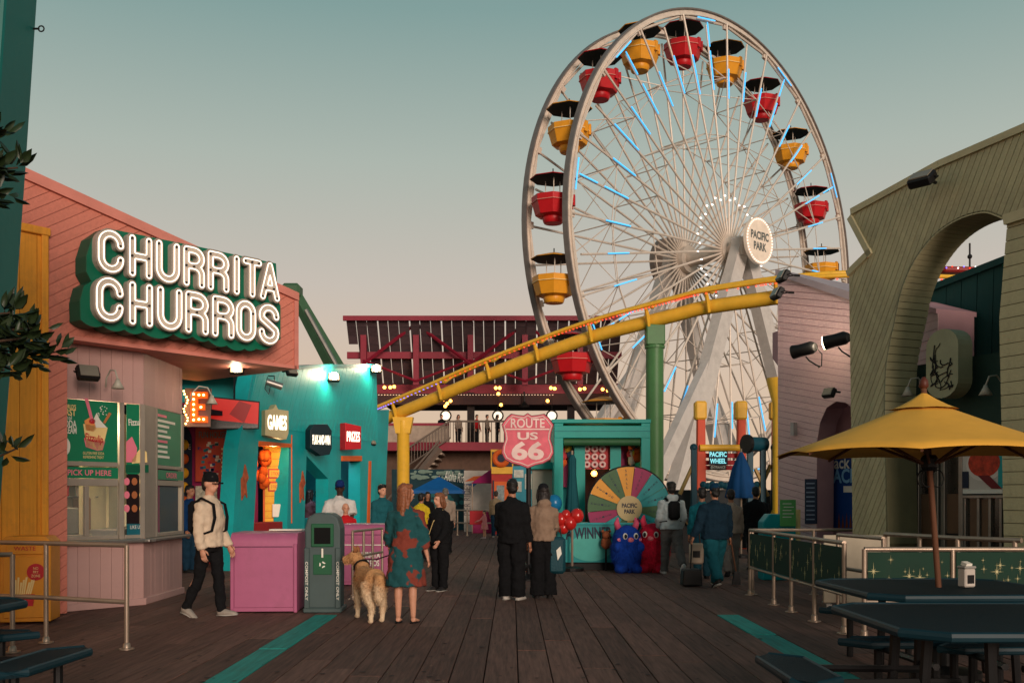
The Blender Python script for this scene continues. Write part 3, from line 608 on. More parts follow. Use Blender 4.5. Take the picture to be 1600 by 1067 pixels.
for i in range(8): patch(PO, rect(.2, .34, h1 - .5 - i * .1, h1 - .46 - i * .1), -.012, CRM, 'print')
text(PO, 'FUN HOUSE', 0, h1 - .16, -.012, .14, .6, mat('print_teal', (30, 130, 130), .5))
MB().prism(rect(-.38, .1, h0 - .55, h0 - .1), -.01, .01).build('notice', mat('notice_paper', (196, 190, 170), .6, var=.5, scale=14), PO)
TV = thing('wall_screen', 'hanging screen with a glowing red picture', 'screen', W(366, 647, 21.4), R(14))
MB().prism([(-.5, -.33), (.5, -.3), (.52, .28), (-.46, .36)], 0, .07).build('bezel', BLK, TV, bevel=.01)
MB().prism([(-.47, -.1), (.48, -.27), (.5, .25), (-.43, .33)], -.006, -.001).build('picture', glow('screen_red', (170, 18, 10), .8), TV)
MB().prism([(-.47, -.3), (.48, -.28), (.48, -.2), (-.47, -.12)], -.008, -.002).build('picture_band', mat('screen_black', (20, 10, 10), .2), TV); MB().cyl((0, .05, .3), (0, .3, .9), .02, n=8).build('bracket', BLK, TV)
MB().prism([(-.1, .0), (.2, -.18), (.35, .2), (.1, .28)], -.009, -.0065).build('picture_shape', glow('screen_deep_red', (120, 8, 8), .7), TV)
ME = thing('marquee_letter', 'glowing orange marquee letter E with bulbs beside the stand', 'sign', W(311, 636, 18.5), R(10)); sc = 18.5 / FP
eo = [(-13, -24), (13, -24), (13, -14), (-2, -14), (-2, -4), (9, -4), (9, 5), (-2, 5), (-2, 14), (13, 14), (13, 24), (-13, 24)]
MB().prism([(a * sc, b * sc) for a, b in eo], 0, .1).build('letter', mat('marquee_orange', (226, 92, 20), .5, emit=.6), ME); HOT = glow('bulb_warm', (255, 196, 110), 14)
for (a, b) in [(-8, -20 + 8 * i) for i in range(6)] + [(0, -19), (7, -19), (3, 0), (0, 19), (7, 19)]: MB().ball((a * sc, -.02, b * sc), .02, 8, 6).build('bulb', HOT, ME, smooth=True)
MB().prism([(a * sc, b * sc) for a, b in ((-24, -30), (16, -30), (18, 30), (-22, 30))], .1, .13).build('back_plate', mat('marquee_back', (150, 120, 110), .5), ME); MB().cyl((0, .13, 0), (0, .5, .05), .03).build('mount', BLK, ME)
for i in range(12): MB().ball(((-20 + 3 * math.sin(i)) * sc, -.0, (-26 + i * 4.6) * sc), .016, 6, 5).build('bulb', HOT, ME)
# ---- pink serving cabinets, compost bin
PINK = mat('cabinet_pink', (168, 92, 126), .42, var=.1, scale=1.5, dirt=.22)
def cabinet(label, loc, w_, d_, h_, rz=0):
    t = thing('pink_cabinet', label, 'cabinet', loc, rz, 'pink cabinets'); n = 6; r = .13
    prof = [(0, .02), (0, h_ - r)] + [(r - r * math.cos(PI / 2 * i / n), h_ - r + r * math.sin(PI / 2 * i / n)) for i in range(1, n + 1)] + [(d_, h_), (d_, .02)]
    m = MB(); k = len(prof)
    m.add([(0, y, z) for y, z in prof] + [(w_, y, z) for y, z in prof], [tuple(range(k))[::-1], tuple(range(k, 2 * k))] + [(i, (i + 1) % k, k + (i + 1) % k, k + i) for i in range(k)])
    m.build('body', PINK, t, smooth='auto'); box(t, 'door', PINK, .05, w_ - .05, -.014, .004, .07, h_ - .19, .006); box(t, 'drip_line', mat('seam_dark', (70, 30, 56), .6), .06, w_ - .06, -.006, .002, h_ - .185, h_ - .175, 0)
    for s_ in (0, w_ - .045): box(t, 'edge_post', PINK, s_, s_ + .045, -.02, .05, .004, h_ - .14, .008)
    return t
cabinet('larger pink cabinet beside the man in cream sweater', G(360, 13.3), .86, .85, 1.04, R(3))
c2 = cabinet('pink cabinet with white lettering behind the compost bin', G(528, 17.4), .92, .7, 1.05, R(-4))
text(c2, 'CHURRITA\nCHURROS', .52, .46, -.02, .24, .42, WHT, bold=.03); box(c2, 'shelf_line', WHT, .06, .86, -.022, -.012, .69, .705, 0)
CB = thing('compost_bin', 'grey green compost bin with square opening between pink cabinets', 'bin', G(504, 13.3), R(2)); GRY = mat('bin_grey', (66, 82, 82), .5, var=.12, dirt=.25); BG = mat('bin_green', (22, 84, 54), .45)
MB().prism([(-.22, .06), (.22, .06), (.23, 1.1), (.19, 1.24), (.1, 1.3), (-.1, 1.3), (-.19, 1.24), (-.23, 1.1)], 0, .46).build('body', GRY, CB, bevel=.02); box(CB, 'plinth', GRY, -.25, .25, -.03, .5, .004, .07, .015)
of = box(CB, 'opening_frame', BG, -.145, .145, -.022, -.001, .86, 1.16, .01); box(CB, 'opening', mat('black_void', (6, 7, 7), .9), -.105, .105, -.03, -.021, .9, 1.11, 0); box(CB, 'badge_panel', BG, -.12, .12, -.012, -.001, .5, .76, .004)
for k in range(3):
    a = k * 2 * PI / 3 + .4; patch(CB, [(.045 * math.cos(a + s_) * (1 if i else .6), .63 + .045 * math.sin(a + s_) * (1 if i else .6)) for i, s_ in ((0, 0), (1, 0), (1, 1.1), (0, 1.3))], -.014, WHT, 'print')
for s_ in (-1, 1): box(CB, 'corner_post', GRY, s_ * .2 - .035, s_ * .2 + .035, -.03, .02, .06, .85, .01); text(CB, 'COMPOST ONLY', s_ * .2, .42, -.034, .035, .5, WHT, ang=R(-90), bold=.01)
box(CB, 'latch', WHT, -.012, .012, -.03, -.01, .72, .84, .004)
railing('narrow steel queue railing before the lettered pink cabinet', [(-2.35, 15.1), (-2.1, 16.6)], 1.0, .62, post_at=[0, .35, .65, .99], r=.02)
MB_ = None
# white serving tray on big cabinet
tag(MB().box(-3.3, -2.85, 13.9, 14.1, 1.05, 1.07, b=.005).build('serving_tray', WHT), 'thin white tray lying on the larger pink cabinet', 'tray')
# ---- green lift boom behind
BM = thing('lift_boom', 'green machine boom rising behind the salmon stand', 'crane', G(520, 31)); BMG = mat('boom_green', (60, 92, 66), .5, dirt=.2)
a, b = W(458, 455, 31) - BM.location, W(545, 612, 31) - BM.location
MB().tube([b, a.lerp(b, .06)], [.3, .2], 4).build('boom', BMG, BM); MB().tube([a.lerp(b, .2) + Vector((.1, -.25, 0)), b + Vector((.1, -.3, 0))], .06, 6).build('hydraulic_pipe', STEEL, BM); MB().box(a.x - .3, a.x + .25, -.3, .3, a.z - .25, a.z + .2, b=.08).build('boom_head', BMG, BM); MB().tube([b, (0.8, 0, .02)], [.28, .4], 4).build('mast', BMG, BM)
# ================================================================== FERRIS WHEEL
RIM = mat('wheel_steel', (214, 200, 186), .42, .15, var=.12, dirt=.12); RIMD = mat('wheel_rim_outer', (120, 112, 108), .45, .2, var=.15, dirt=.2); LEDB = glow('led_blue', (70, 176, 244), 1.2); LEDW = glow('led_white', (255, 248, 240), 3.0)
TH = R(42.35); HUBZ = 14.81; RW = 12.5; SP = 2.75
FW = thing('ferris_wheel', 'large white ferris wheel with blue lit spokes behind the roller coaster', 'ferris wheel', (11.65, 55.4, 0), TH)
def ring(name, y0, y1, r0, r1, m, n=120):
    b = MB(); vs = []
    for i in range(n):
        a = 2 * PI * i / n; c, s_ = math.cos(a), math.sin(a)
        for r_, y_ in ((r0, y0), (r1, y0), (r1, y1), (r0, y1)): vs.append((r_ * c, y_, HUBZ + r_ * s_))
    fs = [(i * 4 + k, i * 4 + (k + 1) % 4, ((i + 1) % n) * 4 + (k + 1) % 4, ((i + 1) % n) * 4 + k) for i in range(n) for k in range(4)]
    return b.add(vs, fs).build(name, m, FW)
def pol(r_, deg, y_): a = R(deg); return Vector((r_ * math.cos(a), y_, HUBZ + r_ * math.sin(a)))
PH = 136.0
for yy, nm in ((0, 'front'), (SP, 'back')):
    ring('rim', yy - .16, yy + .16, RW - .07, RW, RIMD); ring('rim_web', yy - .05, yy + .05, RW - .3, RW - .071, RIM); ring('rim_flange', yy - .14, yy + .14, RW - .36, RW - .301, RIM)
    hb = MB().tube([(0, yy - .25, HUBZ), (0, yy + .25, HUBZ)], .75, 24); hb.build('hub_flange', RIM, FW, smooth='auto')
    yh = yy + (-.12 if yy == 0 else .12)
    sp = MB().tube([(.6, 0, 0), (RW - .33, 0, 0)], .058, 6); me = None
    for i in range(40):
        deg = PH + 9 * i; ln = RW - .33 if i % 2 else RW - .78
        d_ = pol(1, deg, 0) - Vector((0, 0, HUBZ))
        if me is None:
            o = sp.build('spoke', RIM, FW); me = o.data
        else: o = link('spoke', me, FW)
        o.location = (0, yh, HUBZ); o.rotation_euler = Euler((0, -R(deg), 0)); o.scale = ((ln) / (RW - .33), 1, 1)
    for i in range(20):
        d0 = PH + 9 + 18 * i
        MB().tube([pol(RW - .4, d0 + 1.2, yy), pol(RW - .4, d0 + 16.8, yy)], .07, 6).build('rim_chord', RIM, FW)
        MB().box(-.2, .2, -.07, .07, -.16, .16, rot=Matrix.Rotation(-R(d0), 3, 'Y')).build('node_plate', RIM, FW, loc=pol(RW - .4, d0, yy - .0))
        for rr in (9.3, 6.2): MB().tube([pol(rr, d0, yy), pol(rr, d0 + 18, yy)], .026, 5).build('ring_rod', RIM, FW)
for i in range(20):
    d0 = PH + 9 + 18 * i
    for (ra, rb, da, db) in ((9.3, 9.3, 0, 18), (9.3, 9.3, 18, 0), (9.3, 9.3, 0, 0), (6.2, 6.2, 0, 18), (6.2, 6.2, 0, 0)):
        MB().tube([pol(ra, d0 + da, 0), pol(rb, d0 + db, SP)], .032 if da == db else .024, 5).build('cross_brace', RIM, FW)
    for dd in (1.0,): MB().tube([pol(9.3, d0, 0), pol(11.2, d0 + 9, SP / 2)], .028, 5).build('cross_brace', RIM, FW)
led = MB().box(0, 1.9, -.035, .0, -.03, .03); lme = None
random.seed(11)
for i in range(40):
    deg = PH + 9 * i; r0 = 7.9 + (.25 if i % 2 else .5)
    if lme is None: o = led.build('light_strip', LEDB, FW); lme = o.data
    else: o = link('light_strip', lme, FW)
    p = pol(r0, deg, -.2); o.location = p; o.rotation_euler = Euler((0, -R(deg), 0)); o.scale = (random.uniform(.75, 1.05), 1, 1)
    if i % 4 == 0:
        o = link('light_strip', lme, FW); o.location = pol(RW - .5, deg, -.2); o.rotation_euler = Euler((0, -R(deg) - PI / 2, 0)); o.scale = (.8, 1, 1); o.location = pol(RW - .48, deg - 3.4, -.2)
        o = link('light_strip', lme, FW); o.location = pol(RW - 1.9, deg, -.2); o.rotation_euler = Euler((0, -R(deg), 0)); o.scale = (.65, 1, 1)
    if i % 2 == 0: MB().box(-.05, .05, -.03, .0, -.03, .03).build('hub_light', LEDW, FW, loc=pol(2.9, deg, -.2))
    else: MB().box(-.05, .05, -.03, .0, -.03, .03).build('hub_light', LEDW, FW, loc=pol(2.7, deg, -.2))
MB().tube([(0, -1.5, HUBZ), (0, SP + 1.8, HUBZ)], .42, 20).build('axle', RIM, FW, smooth='auto')
MB().tube([(0, SP + 1.15, HUBZ), (0, SP + 1.5, HUBZ)], 1.45, 32).build('drive_drum', mat('drum_grey', (124, 112, 104), .5, dirt=.3), FW, smooth='auto')
for i in range(10): MB().tube([pol(.4, i * 36, SP + 1.14), pol(1.4, i * 36, SP + 1.14)], .05, 5).build('drum_rib', RIM, FW)
DY = -2.0; dk = Vector((0, DY, HUBZ + .18))
MB().tube([dk + Vector((0, -.06, 0)), dk + Vector((0, .12, 0))], 1.22, 40).build('hub_disc', mat('disc_cream', (222, 204, 184), .5, emit=.15), FW, smooth='auto')
text(FW, 'PACIFIC\nPARK', 0, HUBZ + .17, DY - .065, 1.0, 1.62, mat('disc_letter', (96, 100, 96), .5), bold=.04)
mb = None
for i in range(44):
    a = 2 * PI * i / 44; MB().ball((1.13 * math.cos(a), DY - .07, HUBZ + .18 + 1.13 * math.sin(a)), .045, 6, 5).build('disc_bulb', glow('bulb_rose', (255, 226, 214), 1.05), FW)
MB().tube([(0, -1.9, HUBZ), (0, -1.3, HUBZ)], .3, 12).build('disc_mount', RIM, FW)
LEG = mat('leg_white', (196, 190, 184), .45, var=.08, dirt=.2)
for (yy, sg) in ((-1.0, -1), (SP + 1.0, 1)):
    for s_ in (-1, 1):
        top = Vector((s_ * .2, yy, HUBZ + .1)); mid = Vector((s_ * 2.9, yy, HUBZ - 6.4)); ft = Vector((s_ * 6.6, yy + sg * .2, 0))
        for nm, A, B, ra, rb in (('leg', top, ft, .42, .5), ('leg_strut', top.lerp(ft, .42), Vector((s_ * 10.2, yy + sg * 1.0, 0)), .32, .36)):
            dv = (B - A).normalized(); 
            c45 = math.cos(PI / 4)
            m = MB(); u_ = Vector((dv.z, 0, -dv.x)).normalized(); w_ = dv.cross(u_); vs = []
            for P_, r_ in ((A, ra), (B, rb)):
                for q_ in ((-1, -1), (1, -1), (1, 1), (-1, 1)): vs.append(P_ + u_ * r_ * q_[0] + w_ * r_ * .72 * q_[1])
            m.add(vs, [(0, 1, 5, 4), (1, 2, 6, 5), (2, 3, 7, 6), (3, 0, 4, 7), (3, 2, 1, 0), (4, 5, 6, 7)]).build(nm, LEG, FW)
    MB().box(-.7, .7, yy - .35, yy + .35, HUBZ - .6, HUBZ + .5, b=.1).build('bearing_block', LEG, FW); 
MB().box(-9, 9, -2.2, SP + 2.2, 0.0, .9, b=.1).build('boarding_platform', mat('platform_grey', (120, 108, 100), .7), FW)
# gondolas
GR = mat('gondola_red', (184, 22, 30), .4, var=.08); GY = mat('gondola_yellow', (222, 150, 34), .4, var=.08); CANU = mat('canopy_dark', (46, 50, 46), .7)
def make_gondola(colm, label):
    t = thing('gondola', label, 'gondola', (0, 0, 0), R(20), 'ferris wheel gondolas'); n = 8; ph = PI / 8
    m = MB().lathe([(1.02, -1.12), (1.04, -1.06), (1.02, -1.38), (1.0, -1.4), (.84, -1.95), (.5, -2.02), (.45, -2.04)], n, ph=ph); m.build('tub', colm, t, bevel=.015)
    MB().lathe([(.97, -1.3), (1.01, -1.1)], n, ph=ph).build('tub_inside', CANU, t)
    MB().lathe([(.5, -2.0), (.52, -2.06), (.46, -2.26), (.43, -2.3)], 16).build('turntable', colm, t, smooth='auto')
    MB().lathe([(1.045, -1.36), (1.055, -1.36), (1.055, -1.33), (1.045, -1.33)], n, ph=ph).build('trim_band', CRM if colm is GY else SALT, t)
    MB().lathe([(1.1, -.22), (1.12, -.19), (.25, .06), (.2, .06)], n, ph=ph).build('canopy', colm, t); MB().lathe([(1.09, -.23), (.3, -.06), (.25, -.06)], n, ph=ph).build('canopy_lining', CANU, t)
    for a in (.3, 2.2, 4.4): MB().cyl((.42 * math.cos(a), .42 * math.sin(a), -2.0), (.42 * math.cos(a), .42 * math.sin(a), -.1), .025, n=6).build('pole', RIM, t)
    MB().cyl((0, 0, .05), (0, 0, .3), .03, n=6).build('finial', BLK, t)
    for a in (R(-62), R(-28)):
        rot = Matrix.Rotation(a, 3, 'Z'); MB().box(-.12, .12, -.05, .05, -1.5, -1.0, rot=None).build('door_panel', colm, t, loc=(1.0 * math.cos(a), 1.0 * math.sin(a), 0), rz=a + PI / 2)
        MB().box(-.07, .07, -.03, .07, -1.12, -.98).build('grab_handle', BLK, t, loc=(1.0 * math.cos(a), 1.0 * math.sin(a), 0), rz=a + PI / 2)
    patch_ = MB().prism([(-.1, -1.62), (.12, -1.62), (.02, -1.45)], -.03, -.02).build('warning_mark', BLK, t, loc=(.92 * math.cos(R(-20)), .92 * math.sin(R(-20)), 0), rz=R(-20) + PI / 2)
    return t
pos = {-1: 'just left of the top of the wheel', -2: 'at the very top of the wheel', -3: 'just right of the top of the wheel', -4: 'upper right on the wheel, above the level of the round disc', -5: 'right side of the wheel, second above the disc level', -6: 'right side of the wheel, just above the disc level', -7: 'right side of the wheel, half hidden by the pink roof',
       0: 'upper left on the wheel, third from the top', 1: 'upper left on the wheel below a red one', 2: 'left side of the wheel at its widest point', 3: 'left side of the wheel just above the coaster track', 4: 'lower left of the wheel hanging under the coaster track', 5: 'lowest on the left, behind the prize stall roof'}
proto = {}
ca, sa = math.cos(TH), math.sin(TH)
for k, where in pos.items():
    cm = GR if k % 2 == 0 else GY; a = R(PH + 18 * k)
    if cm not in proto: o = proto[cm] = make_gondola(cm, '')
    else: o = copy_tree(proto[cm])
    o['label'] = ('red' if cm is GR else 'yellow') + ' gondola ' + where
    lx, lz = 12.0 * math.cos(a), 12.0 * math.sin(a) + .25; o.location = (11.65 + lx * ca - SP / 2 * sa, 55.4 + lx * sa + SP / 2 * ca, HUBZ + lz)
# ================================================================== ROLLER COASTER
CY = mat('coaster_yellow', (228, 176, 54), .4, var=.1, dirt=.12); COG = mat('column_green', (66, 112, 66), .45, var=.1, dirt=.15)
def track_D(px): r_ = (px - 800) / 1600; t_ = (36 * r_ + 3.6) / (7.92 + 5 * r_); return 36 - 5 * t_
tp = [(560, 672), (590, 659), (617, 648), (682, 621), (771, 583), (860, 549), (930, 525), (997, 507), (1060, 491), (1100, 481), (1190, 468), (1225, 464)]
cl = [W(x, y, track_D(x)) for x, y in tp] + [W(1320, 458, 28.4), W(1420, 458, 28.8), W(1520, 462, 29.3), W(1660, 474, 30)]
cl = [W(500, 696, 38.2)] + cl
def smooth_path(P, k=6):
    o = []
    for i in range(len(P) - 1):
        p0, p1, p2, p3 = P[max(i - 1, 0)], P[i], P[i + 1], P[min(i + 2, len(P) - 1)]
        for j in range(k):
            t = j / k; o.append(.5 * ((2 * p1) + (p2 - p0) * t + (2 * p0 - 5 * p1 + 4 * p2 - p3) * t * t + (3 * p1 - p0 - 3 * p2 + p3) * t ** 3))
    return o + [P[-1]]
path = smooth_path(cl)
RC = thing('roller_coaster', 'yellow roller coaster track sweeping across in front of the ferris wheel', 'roller coaster', (4, 27, 0)); o0 = Vector((4, 27, 0))
MB().tube([p - o0 for p in path], .21, 16).build('spine_tube', CY, RC, smooth=True)
def rail_pts(side, up):
    q = []
    for i, p in enumerate(path):
        t = (path[min(i + 1, len(path) - 1)] - path[max(i - 1, 0)]).normalized(); s_ = Vector((t.y, -t.x, 0)).normalized(); q.append(p + s_ * side + Vector((0, 0, up)) - o0)
    return q
near, farr = rail_pts(.5, .38), rail_pts(-.5, .66)
if near[10].y > farr[10].y: near, farr = rail_pts(-.5, .38), rail_pts(.5, .66)
MB().tube(near, .06, 8).build('rail', CY, RC, smooth=True); MB().tube(farr, .075, 8).build('rail', CY, RC, smooth=True)
acc = 0; last = path[0]
for i, p in enumerate(path):
    acc += (p - last).length; last = p
    if acc > 1.9:
        acc = 0; t = (path[min(i + 1, len(path) - 1)] - path[i - 1]).normalized(); a, b = near[i], farr[i]; c = p - o0
        out_ = (a - c); out_.z = 0; out_.normalize(); lowp = c + out_ * .24 + Vector((0, 0, -.2))
        MB().tube([lowp, c + out_ * .33 + Vector((0, 0, .08)), a, a.lerp(b, .5) + Vector((0, 0, -.12)), b], [.05, .07, .05, .05, .05], 6).build('cross_tie', CY, RC)
LR = glow('led_red', (255, 60, 20), 1.4); LBv = glow('led_violet', (120, 110, 255), 1.8)
st_ = near
for i in range(8, len(st_) - 1):
    for k in range(2 if i < 60 else 1):
        p = st_[i].lerp(st_[i + 1], k / 2) + Vector((0, -.06, -.1))
        MB().box(-.025, .025, -.02, .02, -.012, .012).build('track_light', LBv if i < 26 else LR, RC, loc=p)
gc = G(1023, 31.1); 
m = MB().lathe([(.27, 0), (.27, 6.0), (.27, 6.5)], 20); COL_ = m
m.build('support_column', COG, RC, smooth='auto', loc=gc - o0); MB().lathe([(.31, 6.02), (.31, 6.1)], 20).build('column_collar', COG, RC, loc=gc - o0); MB().box(-.28, .28, -.28, .28, 6.1, 6.72, b=.03).build('column_head', COG, RC, loc=gc - o0)
yc = G(630, 36.1); MB().lathe([(.22, 0), (.22, 3.7), (.24, 3.75), (.24, 4.2)], 20).build('support_column', CY, RC, smooth='auto', loc=yc - o0); MB().prism([(-.25, 3.75), (.25, 3.75), (.36, 4.32), (-.36, 4.32)], -.22, .22).build('column_head', CY, RC, loc=yc - o0)
yc = G(1219, 27.5); MB().lathe([(.2, 0), (.2, 4.0), (.36, 4.6), (.36, 4.7)], 20).build('support_column', CY, RC, smooth='auto', loc=yc - o0)
TR = thing('coaster_train', 'coaster lights and red car on the track beyond the green arch', 'vehicle', W(1510, 424, 29.2), R(4))
MB().box(-.75, .75, -.2, .2, -.06, .1, b=.05).build('car_body', mat('car_red', (140, 40, 40), .5), TR); MB().cyl((.1, 0, .1), (.1, 0, .8), .03, n=6).build('flag_pole', BLK, TR); MB().ball((.1, 0, .42), .07, 8, 6).build('lamp', BLK, TR)
for i in range(9): MB().ball((-.7 + i * .17, -.22, .04 + .04 * (i % 2)), .022, 6, 5).build('bulb', [LBv, LR, LEDW][i % 3], TR)
# ================================================================== SOLAR CANOPY TERRACE (far centre)
MAR = mat('maroon_steel', (132, 28, 48), .5, dirt=.15); SOL = mat('solar_back', (76, 61, 64), .6, var=.2, rnd=.18, spec=.15); FARW = mat('far_wall', (160, 142, 126), .8, var=.2, dirt=.3); FD = 62.0
SC = thing('solar_canopy', 'tilted solar panel canopy on maroon steel frame behind the coaster', 'canopy', (0, FD, 0)); fx = lambda px: (px - 800) / FP * FD; fz = lambda py: EYE + (777 - py) / FP * FD
zt, zb_ = fz(503), fz(600); yt, yb = -1.6, 1.4
cols, rows = 26, 8; x0, x1 = fx(546), fx(968); cw = (x1 - x0) / cols; pm = None
for i in range(cols):
    gap = .05 if i % 3 == 0 else .03
    for j in range(rows):
        a, b = j / rows, (j + 1) / rows; za, yb_ = zb_ + (zt - zb_) * a, yb + (yt - yb) * a; sl_ = x0 + cw * i
        if i == 0 and j < 5: continue
        if pm is None:
            hh = math.hypot(zt - zb_, yt - yb) / rows - .03; m = MB().box(0, cw - .035, -.03, .03, 0, hh); o = m.build('solar_panel', SOL, SC); pm = o.data
        else: o = link('solar_panel', pm, SC)
        o.location = (sl_ + (gap if i % 3 == 0 else 0), yb_, za); o.rotation_euler = (math.atan2(yb - yt, zt - zb_), 0, 0)
        if i % 3 == 0: o.scale.x = .91
for py, r_, dy in ((505, .14, -1.2), (556, .2, .3), (604, .35, 1.9)): MB().box(x0 - .1, x1 + .1, dy - .12 - .5, dy + .12 - .5, fz(py) - r_, fz(py) + r_).build('beam', MAR, SC)
MB().box(fx(590), x1 + .3, .9, 1.5, fz(618), fz(609)).build('beam', MAR, SC); 
for px in (571, 652, 736, 820, 905): MB().box(fx(px) - .17, fx(px) + .17, -.9, -.5, fz(604), fz(506)).build('frame_post', MAR, SC)
for (a, b) in ((652, 571), (652, 736), (820, 736), (820, 905)):
    MB().tube([(fx(a), -.95, fz(510)), (fx(b), -.95, fz(572))], .1, 4).build('diagonal', MAR, SC); MB().tube([(fx(a), -.95, fz(598)), (fx(b), -.95, fz(566))], .07, 4).build('diagonal', MAR, SC)
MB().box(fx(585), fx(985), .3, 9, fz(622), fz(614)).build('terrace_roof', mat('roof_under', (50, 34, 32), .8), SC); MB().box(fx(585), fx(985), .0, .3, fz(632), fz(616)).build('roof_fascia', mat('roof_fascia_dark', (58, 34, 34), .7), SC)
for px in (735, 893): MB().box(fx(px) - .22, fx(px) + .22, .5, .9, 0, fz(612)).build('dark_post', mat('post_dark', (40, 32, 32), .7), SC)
WB = glow('bulb_amber', (255, 170, 70), 9)
for (px, py) in ((603, 607), (612, 607), (618, 606), (694, 626), (705, 628), (775, 608), (781, 608), (779, 617), (783, 634), (860, 608), (866, 609), (855, 628), (700, 632), (940, 610), (948, 612), (905, 610), (912, 609), (697, 636)):
    MB().ball((fx(px), -.7, fz(py)), .1, 8, 6).build('string_bulb', WB, SC)
for i in range(60): MB().box(-.04, .04, -.02, .02, -.02, .02).build('light_dash', glow('dash_light', (255, 220, 190), .35), SC, loc=(fx(592 + i * 4.6), -.05, fz(617)))
for px in (697, 778, 862): 
    MB().tube([(fx(px) + .31 * math.cos(a * PI / 8), -.3, fz(650) + .31 * math.sin(a * PI / 8)) for a in range(16)], .05, 6, closed=True).build('hanging_disc_rim', BLK, SC); MB().tube([(fx(px), -.34, fz(650)), (fx(px), -.28, fz(650))], .26, 16).build('hanging_disc', glow('disc_lit', (255, 240, 214), .9), SC); MB().cyl((fx(px), -.3, fz(643)), (fx(px), -.3, fz(622)), .02, n=5).build('hanger', BLK, SC)
for px in (819,): MB().lathe([(.05, .9), (.06, .3), (.35, .0)], 12, (fx(px), -.4, fz(636))).build('hanging_lamp', BLK, SC)
# terrace building below
FRAIL = mat('far_rail', (104, 90, 80), .6)
TE = thing('terrace_building', 'two storey terrace building with maroon edge, stairs and balcony railing', 'building', (0, FD - 2, 0)); fd = FD - 2; ex = lambda px: (px - 800) / FP * fd; ez = lambda py: EYE + (777 - py) / FP * fd
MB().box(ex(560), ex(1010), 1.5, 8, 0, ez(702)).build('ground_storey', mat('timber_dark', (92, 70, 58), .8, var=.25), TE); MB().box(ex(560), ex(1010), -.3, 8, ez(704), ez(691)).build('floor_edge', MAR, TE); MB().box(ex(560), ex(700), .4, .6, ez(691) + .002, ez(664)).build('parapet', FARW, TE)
MB().box(ex(560), ex(701), .35, .65, ez(664), ez(660)).build('parapet_cap', MAR, TE)
for i in range(30):
    x_ = ex(702 + i * 6.6); MB().box(x_ - .025, x_ + .025, -.22, -.18, ez(691), ez(659)).build('baluster', FRAIL, TE)
MB().box(ex(700), ex(905), -.24, -.16, ez(660), ez(657)).build('handrail', FRAIL, TE)
for (y_, dz) in ((-.6, 0), (-.6, -1.0)):
    MB().tube([(ex(640), y_, ez(700) + dz), (ex(705), y_, ez(658) + dz)], .05, 6).build('stair_rail', FRAIL, TE)
for i in range(15):
    t_ = i / 14; x_ = ex(640) + (ex(705) - ex(640)) * t_; z_ = ez(700) + (ez(658) - ez(700)) * t_; MB().box(x_ - .02, x_ + .02, -.62, -.58, z_ - 1.0, z_).build('stair_baluster', FRAIL, TE)
for i in range(14):
    t_ = i / 14; x_ = ex(612) + (ex(690) - ex(612)) * t_; z_ = .2 + (ez(704) - .2) * t_; MB().box(x_, x_ + .35, -1.6, 1.4, z_, z_ + .12).build('stair_tread', FARW, TE)
MB().tube([(ex(600), -1.6, .9), (ex(690), -1.6, ez(690))], .06, 6).build('stair_rail', FRAIL, TE); MB().tube([(ex(600), -1.65, .1), (ex(690), -1.65, ez(702))], .22, 4).build('stair_string', mat('stair_pale', (110, 94, 84), .7), TE)
# ---- far centre stalls
def sz(D): return (lambda px: (px - 800) / FP * D), (lambda py: EYE + (777 - py) / FP * D)
ax, az_ = sz(47); MU = thing('mural_wall', 'dark teal painted mural wall below the terrace', 'wall', (0, 47, 0)); MB().box(ax(612), ax(726), 0, .2, 0, az_(733)).build('wall', mat('mural_dark', (18, 54, 62), .7, var=.5, scale=1.5), MU); random.seed(5)
for i in range(30):
    cx, cz = random.uniform(ax(645), ax(720)), random.uniform(az_(748), az_(736)); MB().prism(disc(cx, cz, random.uniform(.06, .3), random.uniform(.03, .1), 9), -.02 - .002 * i, -.001 - .002 * i).build('print', mat('mural_foam', (120, 140, 128), .8), MU)
for i in range(24): cx, cz = random.uniform(ax(660), ax(724)), random.uniform(.4, 1.8); MB().prism(disc(cx, cz, random.uniform(.05, .2), random.uniform(.05, .2), 7), -.02 - .002 * i, -.001 - .002 * i).build('print', mat('mural_teal', (40, 100, 104), .8), MU)
text(MU, 'Aloha Ride', ax(712), az_(745), -.09, .45, 1.0, WHT, ang=-.15)
BN = thing('white_banner', 'white printed banner wall with orange swirl beside the red booth', 'banner', (0, 45, 0)); ax, az_ = sz(45); MB().box(ax(725), ax(770), 0, .12, 0, az_(735)).build('panel', mat('banner_white', (196, 184, 172), .6, var=.15, scale=4), BN)
MB().prism([(ax(726), az_(752)), (ax(740), az_(744)), (ax(768), az_(742)), (ax(750), az_(750))], -.01, -.002).build('print', ORGP, BN); MB().prism([(ax(726), az_(756)), (ax(748), az_(753)), (ax(740), az_(760))], -.01, -.002).build('print', mat('print_blue', (30, 90, 140), .5), BN)
text(BN, 'PIER RIDES', ax(730), az_(780), -.01, .3, 1.4, mat('print_grey', (120, 110, 110), .6), ang=PI / 2); 
MT = thing('magenta_tent', 'small magenta canopy tent before the white banner', 'tent', G(757, 43.5)); MB().add([(-.55, -.5, 2.1), (.9, -.5, 2.1), (.9, .6, 2.1), (-.55, .6, 2.1), (.2, 0, 2.65), (.7, 0, 2.65)], [(0, 1, 5, 4), (1, 2, 5), (2, 3, 4, 5), (3, 0, 4), (3, 2, 1, 0)]).build('canopy', MAG, MT)
for a in (-.5, .85): MB().cyl((a, -.45, 0), (a, -.45, 2.1), .025, n=6).build('pole', RAIL, MT)
box(MT, 'table', MAG, -.5, .8, -.4, .1, .0, .9)
